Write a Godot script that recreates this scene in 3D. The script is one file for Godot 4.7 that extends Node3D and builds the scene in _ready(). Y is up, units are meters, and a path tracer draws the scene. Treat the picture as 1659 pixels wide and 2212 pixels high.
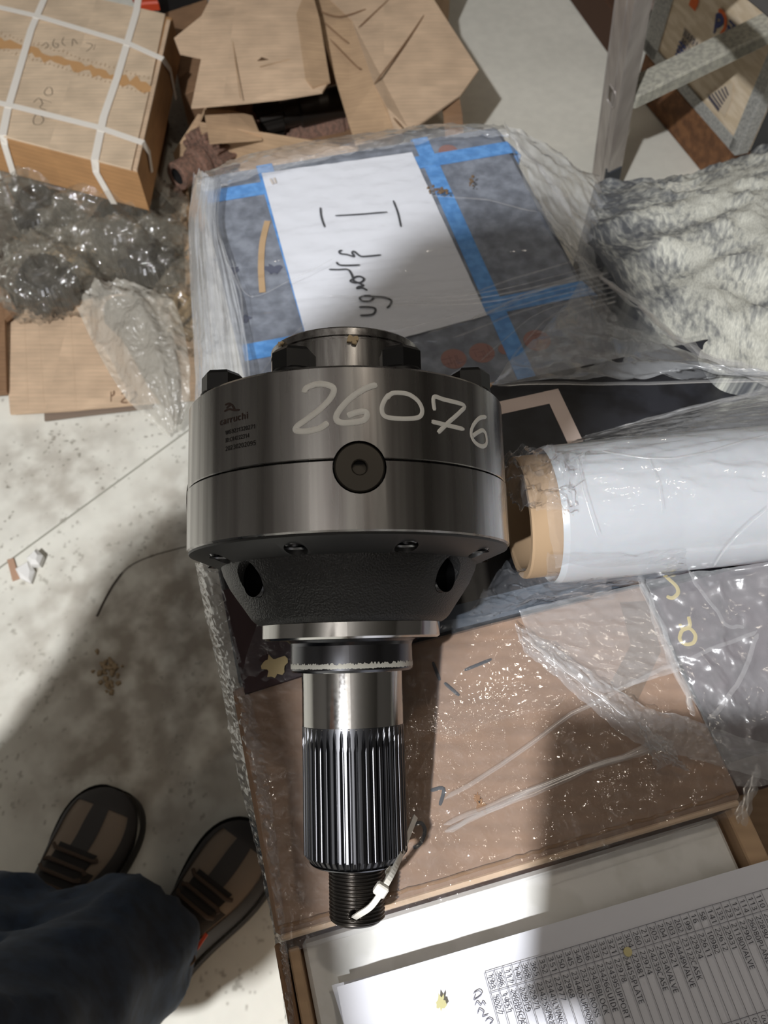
extends Node3D
# A differential gear assembly lying on film-wrapped cartons in a storeroom, seen from above.
# Pixel helpers turn a place in the 1659 x 2212 picture plus a height (or depth) into a point in the room (metres, y up).
const F := 1750.0
const EYE := Vector3(0, 1.22, 0)
const UPV := Vector3(0, 0.5, -0.8660254)      # camera up
const FWD := Vector3(0, -0.8660254, -0.5)     # camera forward
const A1 := Vector3(0.9659, 0, -0.2588)       # axes of the wrapped stack
const A2 := Vector3(0.2588, 0, 0.9659)
const UP := Vector3.UP

var M := {}
var font: SystemFont
var taken := {}

func ray(x: float, y: float) -> Vector3:
	return FWD + Vector3.RIGHT * ((x - 829.5) / F) + UPV * ((1106.0 - y) / F)
func P(x: float, y: float, h: float) -> Vector3:      # the pixel's point at height h
	var d := ray(x, y)
	return EYE + d * ((h - EYE.y) / d.y)
func Q(x: float, y: float, z: float) -> Vector3:      # the pixel's point at depth z
	return EYE + ray(x, y) * z
func G(a: float, b: float, h: float) -> Vector3:      # a point in the stack's own axes
	return A1 * a + A2 * b + UP * h
func PL(list: Array, h: float) -> Array:              # [[x, y], ...] at one height
	var o := []
	for p in list:
		o.append(P(p[0], p[1], h))
	return o

class MB:
	var st := SurfaceTool.new()
	var g := 1
	func _init() -> void:
		st.begin(Mesh.PRIMITIVE_TRIANGLES)
	func v(p: Vector3, uv := Vector2.ZERO) -> void:
		st.set_uv(uv)
		st.add_vertex(p)
	func tri(a: Vector3, b: Vector3, c: Vector3, sg := -1) -> void:
		st.set_smooth_group(sg)
		v(a); v(b); v(c)
	func quad(a: Vector3, b: Vector3, c: Vector3, d: Vector3, sg := -1) -> void:
		tri(a, b, c, sg); tri(a, c, d, sg)
	func face(pts: Array, mid: Vector3, sg := -1) -> void:    # a convex face turned away from mid
		var n: Vector3 = (pts[0] - pts[2]).cross(pts[0] - pts[1])
		var p := pts.duplicate()
		if n.dot((pts[0] + pts[1] + pts[2]) / 3.0 - mid) < 0:
			p.reverse()
		for i in range(1, p.size() - 1):
			tri(p[0], p[i], p[i + 1], sg)
	func block(t: Transform3D, s: Vector3, b := 0.002) -> void:   # a box with chamfered edges
		b = minf(b, minf(s.x, minf(s.y, s.z)) * 0.45)
		var h := s * 0.5
		var c := []
		for k in 8:
			var sg := Vector3(1 if k & 1 else -1, 1 if k & 2 else -1, 1 if k & 4 else -1)
			var row := []
			for ax in 3:
				var q := h - Vector3(b, b, b)
				q[ax] = h[ax]
				row.append(t * (q * sg))
			c.append(row)
		var o := t.origin
		for k in 8:
			face([c[k][0], c[k][1], c[k][2]], o)
		for ax in 3:
			var m := 1 << ax
			var m1 := 1 << ((ax + 1) % 3)
			var m2 := 1 << ((ax + 2) % 3)
			for s2 in [0, m]:
				face([c[s2][ax], c[s2 | m1][ax], c[s2 | m1 | m2][ax], c[s2 | m2][ax]], o)
			for k in 8:
				if not k & m:
					var i := (ax + 1) % 3
					var j := (ax + 2) % 3
					face([c[k][i], c[k | m][i], c[k | m][j], c[k][j]], o)
	func prism(base: Array, up: Vector3, b := 0.0) -> void:    # a convex outline pushed along up
		var mid := Vector3.ZERO
		for p in base:
			mid += p
		mid /= base.size()
		var c := mid + up * 0.5
		var top := []
		var rim := []
		for p in base:
			rim.append(p + up * (1.0 - b / maxf(up.length(), 1e-6)))
			top.append(p + up + (mid - p).normalized() * b)
		face(base, c); face(top, c)
		for i in base.size():
			var j := (i + 1) % base.size()
			face([base[i], base[j], rim[j], rim[i]], c)
			if b > 0:
				face([rim[i], rim[j], top[j], top[i]], c)
	func grid(rows: Array, sg := 0, flip := false, us := 1.0, vs := 1.0) -> void:   # rows of points
		st.set_smooth_group(sg)
		var nv := rows.size() - 1
		for j in nv:
			var r0: Array = rows[j]
			var r1: Array = rows[j + 1]
			var nu := r0.size() - 1
			for i in nu:
				var ua := Vector2(float(i) / nu * us, float(j) / nv * vs)
				var ub := Vector2(float(i + 1) / nu * us, float(j) / nv * vs)
				var uc := Vector2(float(i + 1) / nu * us, float(j + 1) / nv * vs)
				var ud := Vector2(float(i) / nu * us, float(j + 1) / nv * vs)
				if flip:
					v(r0[i], ua); v(r1[i], ud); v(r1[i + 1], uc); v(r0[i], ua); v(r1[i + 1], uc); v(r0[i + 1], ub)
				else:
					v(r0[i], ua); v(r0[i + 1], ub); v(r1[i + 1], uc); v(r0[i], ua); v(r1[i + 1], uc); v(r1[i], ud)
	func lathe(t: Transform3D, prof: Array, seg := 64, a0 := 0.0, a1 := TAU) -> void:   # [[radius, along y], ...], each stretch with an edge of its own
		for k in prof.size() - 1:
			g += 1
			var rows := []
			for e in [prof[k], prof[k + 1]]:
				var row := []
				for i in seg + 1:
					var a := lerpf(a0, a1, float(i) / seg)
					row.append(t * Vector3(sin(a) * e[0], e[1], cos(a) * e[0]))
				rows.append(row)
			grid(rows, g)
	func tube(pts: Array, r: Variant, sides := 8, caps := true) -> void:
		var rows := []
		var last := Vector3.ZERO
		g += 1
		for k in pts.size():
			var d: Vector3 = (pts[mini(k + 1, pts.size() - 1)] - pts[maxi(k - 1, 0)]).normalized()
			var n := last - d * last.dot(d)
			if n.length() < 0.01:
				n = d.cross(Vector3.UP if absf(d.y) < 0.9 else Vector3.RIGHT)
			n = n.normalized()
			last = n
			var m := d.cross(n)
			var row := []
			var rr: float = r if r is float else r[k]
			for i in sides + 1:
				var a := TAU * i / sides
				row.append(pts[k] + (n * cos(a) + m * sin(a)) * rr)
			rows.append(row)
		grid(rows, g)
		if caps:
			for e in [0, pts.size() - 1]:
				var ring: Array = rows[e].slice(0, sides)
				face(ring, pts[1 if e == 0 else e - 1])
	func ribbon(pts: Array, nrm: Variant, w: float, h: float, taper := 0.6) -> void:   # a raised stroke on a surface
		var rows := []
		g += 1
		var last := pts.size() - 1
		for k in pts.size():
			var n: Vector3 = nrm if nrm is Vector3 else nrm[k]
			var d: Vector3 = (pts[mini(k + 1, last)] - pts[maxi(k - 1, 0)]).normalized()
			var s := d.cross(n).normalized()
			var ww := w * 0.5 * (taper if k == 0 or k == last else 1.0)
			var row := []
			for i in 5:
				var a := PI * i / 4.0
				row.append(pts[k] + s * cos(a) * ww + n * (sin(a) * h + 0.0001))
			rows.append(row)
		grid(rows, g)
	func strap(pts: Array, nrm: Variant, w: float, th: float) -> void:   # a flat band with thickness
		var rows := []
		for k in pts.size():
			var n: Vector3 = nrm if nrm is Vector3 else nrm[k]
			var d: Vector3 = (pts[mini(k + 1, pts.size() - 1)] - pts[maxi(k - 1, 0)]).normalized()
			var s := d.cross(n).normalized() * w * 0.5
			var m := s.cross(d).normalized() * th * (1.0 if s.cross(d).dot(n) > 0 else -1.0)
			rows.append([pts[k] - s, pts[k] - s + m, pts[k] + s + m, pts[k] + s, pts[k] - s])
		grid(rows, -1)
	func mesh() -> ArrayMesh:
		st.generate_normals()
		return st.commit()

func smooth(pts: Array, n := 6) -> Array:      # a curve through the points
	var o := []
	for k in pts.size() - 1:
		var p0: Vector3 = pts[maxi(k - 1, 0)]
		var p3: Vector3 = pts[mini(k + 2, pts.size() - 1)]
		for i in n:
			o.append(pts[k].cubic_interpolate(pts[k + 1], p0, p3, float(i) / n))
	o.append(pts[-1])
	return o

func obj(called: String, m: Mesh, material: Material, parent: Node = self, label := "") -> MeshInstance3D:
	var o := MeshInstance3D.new()
	o.name = numbered(called) if parent == self else called
	o.mesh = m
	o.material_override = material
	parent.add_child(o, true)
	if label:
		o.set_meta("label", label)
	return o
func numbered(called: String) -> String:
	var n: int = taken.get(called, 0)
	taken[called] = n + 1
	return called if n == 0 else "%s_%03d" % [called, n]
func thing(called: String, label: String, category: String, at := Vector3.ZERO, group := "") -> Node3D:
	var o := Node3D.new()
	o.name = numbered(called)
	o.position = at
	add_child(o)
	return tag(o, label, category, group)
func tag(o: Node3D, label: String, category: String, group := "") -> Node3D:
	o.set_meta("label", label)
	o.set_meta("category", category)
	if group:
		o.set_meta("group", group)
	return o
func struct(called: String, m: Mesh, material: Material, label := "") -> MeshInstance3D:
	var o := obj(called, m, material)
	o.set_meta("kind", "structure")
	if label:
		o.set_meta("label", label)
	return o

func mat(c: Color, rough := 0.7, metal := 0.0) -> StandardMaterial3D:
	var m := StandardMaterial3D.new()
	m.albedo_color = c
	m.roughness = rough
	m.metallic = metal
	return m
func c8(r: int, g: int, b: int, a := 255) -> Color:
	return Color(r / 255.0, g / 255.0, b / 255.0, a / 255.0)
func noise(sd: int, freq: float, kind := FastNoiseLite.TYPE_SIMPLEX_SMOOTH, fractal := FastNoiseLite.FRACTAL_FBM, oct := 4) -> FastNoiseLite:
	var n := FastNoiseLite.new()
	n.seed = sd
	n.frequency = freq
	n.noise_type = kind
	n.fractal_type = fractal
	n.fractal_octaves = oct
	return n
func ntex(n: FastNoiseLite, lo: Color, hi: Color, a := 0.25, b := 0.75, size := 256) -> NoiseTexture2D:
	var t := NoiseTexture2D.new()
	t.width = size
	t.height = size
	t.seamless = true
	t.noise = n
	var gr := Gradient.new()
	gr.offsets = PackedFloat32Array([a, b])
	gr.colors = PackedColorArray([lo, hi])
	t.color_ramp = gr
	return t
func tri_map(m: StandardMaterial3D, scale: Vector3, world := false) -> StandardMaterial3D:
	m.uv1_triplanar = true
	m.uv1_world_triplanar = world
	m.uv1_scale = scale
	return m
func relief(m: StandardMaterial3D, t: Texture2D, cm: float) -> StandardMaterial3D:
	m.heightmap_enabled = true
	m.heightmap_texture = t
	m.heightmap_scale = cm
	return m

func text(mb: MB, s: String, place: Callable, bold := false) -> float:      # lettering one unit high, reading along +x; place(x, y) sets it on a surface
	var tm := TextMesh.new()
	var f := SystemFont.new()
	f.font_names = PackedStringArray(["Droid Sans"])
	if bold:
		f.font_weight = 700
	tm.font = f
	tm.text = s
	tm.font_size = 24
	tm.pixel_size = 1.0 / 24.0
	tm.depth = 0.0
	tm.curve_step = 2.0
	tm.horizontal_alignment = HORIZONTAL_ALIGNMENT_LEFT
	tm.vertical_alignment = VERTICAL_ALIGNMENT_CENTER
	var a := tm.get_mesh_arrays()
	if a.is_empty():
		return 0.0
	var vs: PackedVector3Array = a[Mesh.ARRAY_VERTEX]
	var ix: PackedInt32Array = a[Mesh.ARRAY_INDEX]
	mb.g += 1
	mb.st.set_smooth_group(mb.g)
	var w := 0.0
	for k in ix:
		w = maxf(w, vs[k].x)
	for k in ix:
		mb.v(place.call(vs[k].x / w, vs[k].y))
	return w

# A film sheet through rows of [x pixel, y pixel, height], with creases running along the u direction
func sheet(rows: Array, nu: int, nv: int, amp: float, su: float, sv: float, sd: int, kind := 0) -> ArrayMesh:
	var ctrl := []
	for r in rows:
		var line := []
		for c in r:
			line.append(c if c is Vector3 else P(c[0], c[1], c[2]))
		ctrl.append(smooth(line, maxi(1, int(nu / float(line.size() - 1)))))
	var n := noise(sd, 1.0, FastNoiseLite.TYPE_SIMPLEX_SMOOTH, FastNoiseLite.FRACTAL_RIDGED if kind == 0 else FastNoiseLite.FRACTAL_FBM, 3)
	var w := ctrl[0].size() as int
	var fine := []
	var cols := []
	var per := maxi(1, int(nv / float(rows.size() - 1)))
	for i in w:
		var col := []
		for r in ctrl:
			col.append(r[i])
		cols.append(smooth(col, per))
	var h: int = cols[0].size()
	for j in h:
		var row := []
		for i in w:
			var p: Vector3 = cols[i][j]
			var u := float(i) / (w - 1)
			var vv := float(j) / (h - 1)
			var e := n.get_noise_2d(u * su, vv * sv)
			row.append(p + UP * amp * (e if kind else e + 0.3))
		fine.append(row)
	var mb := MB.new()
	mb.grid(fine, 0)
	return mb.mesh()

func _ready() -> void:
	# camera
	var cam := Camera3D.new()
	cam.name = "camera"
	cam.position = EYE
	cam.rotation_degrees = Vector3(-60, 0, 0)
	cam.fov = rad_to_deg(2.0 * atan(1106.0 / F))
	cam.near = 0.02
	cam.far = 30.0
	var lens := CameraAttributesPhysical.new()
	lens.frustum_focal_length = 12.0 * F / 1106.0
	lens.frustum_focus_distance = 0.46
	lens.frustum_near = 0.02
	lens.frustum_far = 30.0
	lens.exposure_aperture = 12.0 * F / 1106.0 / 2.0      # a 2 mm pupil
	cam.attributes = lens
	add_child(cam)
	# sky and exposure (a closed room: the sky does not reach it)
	var env := Environment.new()
	env.background_mode = Environment.BG_COLOR
	env.background_color = Color(0, 0, 0)
	env.tonemap_mode = Environment.TONE_MAPPER_LINEAR
	env.tonemap_exposure = 1.1
	env.sdfgi_enabled = true
	env.ssao_enabled = true
	env.ssil_enabled = true
	var we := WorldEnvironment.new()
	we.name = "world_environment"
	we.environment = env
	add_child(we)
	make_materials()
	# unseen lamps: one behind the photographer for shadows, a weaker one for film glare
	lamp(Vector3(-0.78, 2.62, 1.05), 8.3, Color(0.985, 0.99, 1.0), 0.034, "unseen white bulb behind the photographer, lighting the stack and floor")
	lamp(Vector3(0.39, 2.66, -0.79), 0.3, Color(1.0, 0.95, 0.88), 0.05, "weaker unseen bulb over the stack, placed for the film glare")
	# the room
	room()
	# large things
	blue_carton()
	dark_carton()
	brown_carton()
	tray_carton()
	maroon_cartons()
	dusty_bundle()
	film_roll()
	await differential()
	crate()
	ladder()
	strapped_carton()
	open_carton()
	rusty_parts()
	flat_cardboard()
	bags()
	photographer()
	# papers, film and small things
	paper_note()
	paper_list()
	stretch_wrap()
	debris()

func make_materials() -> void:
	var img := Image.create(256, 256, false, Image.FORMAT_RGB8)
	var n := noise(5, 0.05)
	var n2 := noise(6, 0.012)
	for y in 256:
		for x in 256:
			var g := 0.93 + 0.05 * n.get_noise_2d(x * 0.25, y * 2.2) + 0.09 * n2.get_noise_2d(x, y) + 0.018 * sin(y * TAU / 8.0)
			img.set_pixel(x, y, Color(g, g * 0.99, g * 0.975))
	var board := ImageTexture.create_from_image(img)
	for spec in [["card", c8(198, 168, 136)], ["card_light", c8(216, 189, 161)], ["card_dark", c8(144, 112, 84)], ["card_kraft", c8(186, 142, 96)], ["card_brown", c8(150, 122, 100)], ["card_pale", c8(214, 190, 160)]]:
		var m := mat(spec[1], 0.82)
		m.albedo_texture = board
		M[spec[0]] = tri_map(m, Vector3(3.2, 3.2, 3.2))
	M.card_core = mat(c8(164, 138, 108), 0.85)
	M.card_edge = mat(c8(128, 96, 64), 0.9)
	M.bore_shade = mat(c8(14, 12, 11), 0.95)
	M.ink = mat(c8(28, 28, 32), 0.6)
	M.print_grey = mat(c8(66, 66, 74), 0.8)
	M.paper = mat(c8(228, 230, 236), 0.75)
	M.paper2 = mat(c8(222, 223, 230), 0.75)
	M.liner = tri_map(mat(c8(232, 232, 229), 0.7), Vector3(4, 4, 4))
	M.liner.albedo_texture = ntex(noise(31, 0.03), c8(244, 244, 242), c8(255, 255, 255), 0.3, 0.6)
	# film: a thin clear sheet, and the same with haze where it is folded thick
	var wr := ntex(noise(41, 0.012, FastNoiseLite.TYPE_SIMPLEX_SMOOTH, FastNoiseLite.FRACTAL_RIDGED, 3), Color.BLACK, Color.WHITE, 0.1, 0.95, 512)
	var wr2 := ntex(noise(42, 0.02), Color.BLACK, Color.WHITE, 0.2, 0.8, 512)
	M.film = relief(mat(Color(0.9, 0.92, 0.95, 0.06), 0.14), wr2, 0.12)
	M.film_haze = relief(mat(Color(0.86, 0.87, 0.88, 0.19), 0.2), wr2, 0.06)
	M.film_milk = relief(mat(Color(0.86, 0.87, 0.88, 0.4), 0.24), wr2, 0.1)
	M.film_crisp = relief(mat(Color(0.9, 0.92, 0.95, 0.05), 0.05), wr2, 0.07)
	M.film_flake = mat(Color(0.9, 0.92, 0.95, 0.13), 0.14)
	M.film_glint = mat(Color(0.9, 0.92, 0.95, 0.015), 0.06)
	M.film_fold = mat(Color(0.88, 0.88, 0.88, 0.15), 0.22)
	M.film_bag = relief(mat(Color(0.8, 0.77, 0.7, 0.11), 0.08), wr2, 0.2)
	M.film_bag_white = relief(mat(Color(0.86, 0.84, 0.79, 0.4), 0.2), wr2, 0.5)
	for k in ["film", "film_haze", "film_milk", "film_crisp", "film_glint", "film_flake", "film_fold", "film_bag", "film_bag_white"]:
		M[k].transparency = BaseMaterial3D.TRANSPARENCY_ALPHA
		M[k].cull_mode = BaseMaterial3D.CULL_DISABLED
		tri_map(M[k], Vector3(4, 4, 4), true)
	M.film_crisp.uv1_scale = Vector3(9, 9, 9)
	M.film_bag.uv1_scale = Vector3(6, 6, 6)
	# metals
	var turned := ntex(noise(51, 0.09), Color(0.75, 0.75, 0.75), Color.WHITE, 0.2, 0.8)
	M.steel = mat(c8(168, 166, 164), 0.36, 1.0)
	M.steel.roughness_texture = ntex(noise(58, 0.035), Color(0.62, 0.62, 0.62), Color.WHITE, 0.25, 0.75)
	M.steel.albedo_texture = ntex(noise(59, 0.03), Color(0.8, 0.79, 0.79), Color.WHITE, 0.25, 0.75)  # lengthwise streaks painted in for the stretched highlights
	M.steel.uv1_scale = Vector3(5, 0.06, 1)
	M.steel.anisotropy_enabled = true
	M.steel.anisotropy = -0.6
	M.steel_worn = mat(c8(150, 147, 144), 0.33, 1.0)
	M.steel_worn.roughness_texture = turned
	tri_map(M.steel_worn, Vector3(12, 12, 12))
	M.steel_bright = mat(c8(180, 179, 177), 0.15, 1.0)
	M.steel_bright.roughness_texture = turned
	tri_map(M.steel_bright, Vector3(14, 14, 14))
	M.steel_oiled = mat(c8(92, 93, 97), 0.24, 1.0)
	M.steel_spline = mat(c8(74, 74, 76), 0.36, 1.0)
	M.cast = mat(c8(62, 62, 62), 0.46, 0.6)
	relief(tri_map(M.cast, Vector3(22, 22, 22)), ntex(noise(52, 0.12), Color.BLACK, Color.WHITE, 0.1, 0.9), 0.05)
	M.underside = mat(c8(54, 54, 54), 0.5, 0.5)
	M.black_oxide = mat(c8(22, 22, 23), 0.42, 0.3)
	M.pin = mat(c8(72, 68, 62), 0.42, 0.8)
	M.gap = mat(c8(9, 9, 9), 0.9)
	M.bore = mat(c8(120, 120, 122), 0.25, 1.0)
	M.rust = tri_map(mat(c8(255, 255, 255), 0.85, 0.15), Vector3(9, 9, 9))
	M.rust.albedo_texture = ntex(noise(53, 0.04), c8(110, 88, 76), c8(142, 108, 92), 0.3, 0.65)
	relief(M.rust, ntex(noise(54, 0.09), Color.BLACK, Color.WHITE, 0.2, 0.8), 0.15)
	M.old_steel = mat(c8(58, 54, 50), 0.4, 0.7)
	M.alu = tri_map(mat(c8(255, 255, 255), 0.45, 0.45), Vector3(5, 0.7, 5))
	M.alu.albedo_texture = ntex(noise(55, 0.03), c8(164, 156, 151), c8(194, 188, 182), 0.3, 0.7)
	M.alu_dusty = tri_map(mat(c8(255, 255, 255), 0.85, 0.1), Vector3(6, 6, 6))
	M.alu_dusty.albedo_texture = ntex(noise(56, 0.05), c8(150, 148, 138), c8(186, 183, 168), 0.3, 0.7)
	M.galv = tri_map(mat(c8(255, 255, 255), 0.6, 0.2), Vector3(8, 8, 8))
	M.galv.albedo_texture = ntex(noise(57, 0.06), c8(146, 147, 144), c8(184, 183, 178), 0.3, 0.7)
	M.paint_white = mat(c8(236, 235, 230), 0.45)
	M.engrave = mat(c8(34, 30, 28), 0.8)

func lamp(at: Vector3, e: float, c: Color, r: float, label: String) -> void:
	var t := thing("unseen_lamp", label, "lamp", at)
	var mb := MB.new()
	var prof := []
	for k in 13:
		var a := PI * k / 12.0
		prof.append([sin(a) * r, -cos(a) * r])
	mb.lathe(Transform3D(), prof, 24)
	var bm := mat(Color.WHITE, 0.5)
	bm.emission_enabled = true
	bm.emission = c
	bm.emission_energy_multiplier = 6.0
	obj("bulb", mb.mesh(), bm, t)
	mb = MB.new()
	mb.lathe(Transform3D(), [[0.0, r * 1.6], [0.02, r * 1.6], [0.022, r * 0.95], [0.0, r * 0.95]], 20)
	mb.tube([Vector3(0, r * 1.6, 0), Vector3(0, 3.2 - at.y, 0)], 0.003, 6)
	obj("lamp_holder", mb.mesh(), mat(c8(40, 40, 40), 0.6), t)
	var l := OmniLight3D.new()
	l.name = "lamp_light"
	l.light_color = c
	l.light_energy = e
	l.light_size = r
	l.omni_range = 12.0
	l.omni_attenuation = 2.0
	l.shadow_enabled = true
	t.add_child(l)

func room() -> void:
	# concrete, two pours with an open joint between them; the stains are where they lie on the floor
	var img := Image.create(1024, 1024, false, Image.FORMAT_RGB8)
	var cl := noise(11, 2.2)
	var fi := noise(12, 26.0)
	var sp := noise(13, 60.0)
	var sm := noise(14, 6.0)
	var ja := P(0, 1226, 0)
	var jb := P(428, 914, 0)
	var jn := (jb - ja).cross(UP).normalized()
	var spots := [[P(390, 1400, 0), 0.24, 0.6], [P(300, 1560, 0), 0.16, 0.55], [P(420, 1150, 0), 0.14, 0.4], [P(160, 1450, 0), 0.15, 0.22], [P(230, 1640, 0), 0.12, 0.6], [P(120, 1020, 0), 0.12, 0.25]]
	for y in 1024:
		for x in 1024:
			var p := Vector3(-1.6 + 3.2 * (x + 0.5) / 1024.0, 0, -2.6 + 3.2 * (y + 0.5) / 1024.0)
			var near := (p - ja).dot(jn) < 0    # the far pour is cleaner
			var c := Vector3(0.92, 0.91, 0.865) * (1.0 + 0.05 * cl.get_noise_2d(p.x, p.z) + 0.03 * fi.get_noise_2d(p.x, p.z))
			var d := 0.0
			for s in spots:
				var q: float = p.distance_to(s[0]) / s[1]
				if q < 1.6:
					d = maxf(d, s[2] * smoothstep(1.5, 0.2, q + 0.5 * sm.get_noise_2d(p.x, p.z)))
			d *= clampf(0.6 + 1.3 * fi.get_noise_2d(p.x * 0.6, p.z * 0.6), 0.0, 1.0) + 0.25
			c = c.lerp(Vector3(0.36, 0.3, 0.245), clampf(d, 0.0, 0.8))
			var s2 := sp.get_noise_2d(p.x, p.z) + 0.4 * sm.get_noise_2d(p.x + 9.0, p.z)
			if s2 > 0.47 and p.x < 0.0:
				c = c.lerp(Vector3(0.42, 0.39, 0.34), clampf((s2 - 0.47) * 4.0, 0.0, 0.6))
			if not near:
				c = c.lerp(Vector3(0.93, 0.92, 0.87), 0.35)
			img.set_pixel(x, y, Color(c.x, c.y, c.z))
	var fm := mat(Color(0.95, 0.95, 0.95), 0.72)
	fm.albedo_texture = ImageTexture.create_from_image(img)
	var fl := Node3D.new()
	fl.name = "floor"
	add_child(fl)
	fl.set_meta("kind", "structure")
	fl.set_meta("label", "pale stained concrete floor with a straight joint")
	var dir := (jb - ja).normalized()
	for s in [-1.0, 1.0]:
		var mb := MB.new()
		var e0: Vector3 = ja - dir * 6.0 + jn * s * 0.002
		var e1: Vector3 = ja + dir * 6.0 + jn * s * 0.002
		var q := [e0, e1, e1 + jn * s * 7.0, e0 + jn * s * 7.0]
		if s < 0:
			q.reverse()
		mb.st.set_smooth_group(-1)
		for k in [0, 2, 1, 0, 3, 2]:
			mb.v(q[k], Vector2((q[k].x + 1.6) / 3.2, (q[k].z + 2.6) / 3.2))
		mb.quad(e0, e1, e1 - UP * 0.006, e0 - UP * 0.006)
		obj("floor_slab", mb.mesh(), fm, fl)
	var jf := MB.new()      # the joint stops under the stack
	var f0 := jb + dir * 0.15
	var f1 := ja + dir * 6.0
	jf.st.set_smooth_group(-1)
	for q in [f0 - jn * 0.003, f1 + jn * 0.003, f1 - jn * 0.003, f0 - jn * 0.003, f0 + jn * 0.003, f1 + jn * 0.003]:
		jf.v(q + UP * 0.0004, Vector2((q.x + 1.6) / 3.2, (q.z + 2.6) / 3.2))
	obj("joint_filler", jf.mesh(), fm, fl)
	var mb2 := MB.new()
	mb2.block(Transform3D(Basis(), Vector3(0, -0.056, -0.6)), Vector3(9.4, 0.1, 9.4))
	obj("sub_floor", mb2.mesh(), mat(c8(120, 116, 108), 0.9), fl)
	var wm := mat(c8(106, 102, 97), 0.9)  # walls and ceiling out of view, grey set for little bounced light
	for w in [["wall_back", Vector3(0, 1.6, -5.1), Vector3(9.4, 3.2, 0.2)], ["wall_front", Vector3(0, 1.6, 3.9), Vector3(9.4, 3.2, 0.2)], ["wall_left", Vector3(-4.6, 1.6, -0.6), Vector3(0.2, 3.2, 9.2)], ["wall_right", Vector3(4.6, 1.6, -0.6), Vector3(0.2, 3.2, 9.2)], ["ceiling", Vector3(0, 3.3, -0.6), Vector3(9.4, 0.2, 9.2)]]:
		var mb := MB.new()
		mb.block(Transform3D(Basis(), w[1]), w[2], 0.003)
		struct(w[0], mb.mesh(), wm, "plain unseen " + w[0].replace("_", " ") + " of the store room")

# an oblong carton in the stack's axes: a0..a1 across, b0..b1 towards the viewer
func stack_box(mb: MB, a0: float, a1: float, b0: float, b1: float, y0: float, y1: float, b := 0.004) -> void:
	mb.block(Transform3D(Basis(A1, UP, A2), G((a0 + a1) / 2, (b0 + b1) / 2, (y0 + y1) / 2)), Vector3(a1 - a0, y1 - y0, b1 - b0), b)
func flat_strip(mb: MB, pts: Array, w: float, h := 0.0008) -> void:
	mb.strap(pts, UP, w, h)
func blot(mb: MB, c: Vector3, r: float, sd: int, h := 0.0006, sq := 0.7) -> void:    # a stain with a ragged outline
	var n := noise(sd, 1.4)
	var ring := []
	for k in 22:
		var a := TAU * k / 22.0
		var rr := r * (0.75 + 0.7 * n.get_noise_2d(cos(a) * 2.0, sin(a) * 2.0))
		ring.append(c + Vector3(cos(a) * rr, h, sin(a) * rr * sq))
	for k in 22:
		mb.tri(c + UP * h, ring[k], ring[(k + 1) % 22])

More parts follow.
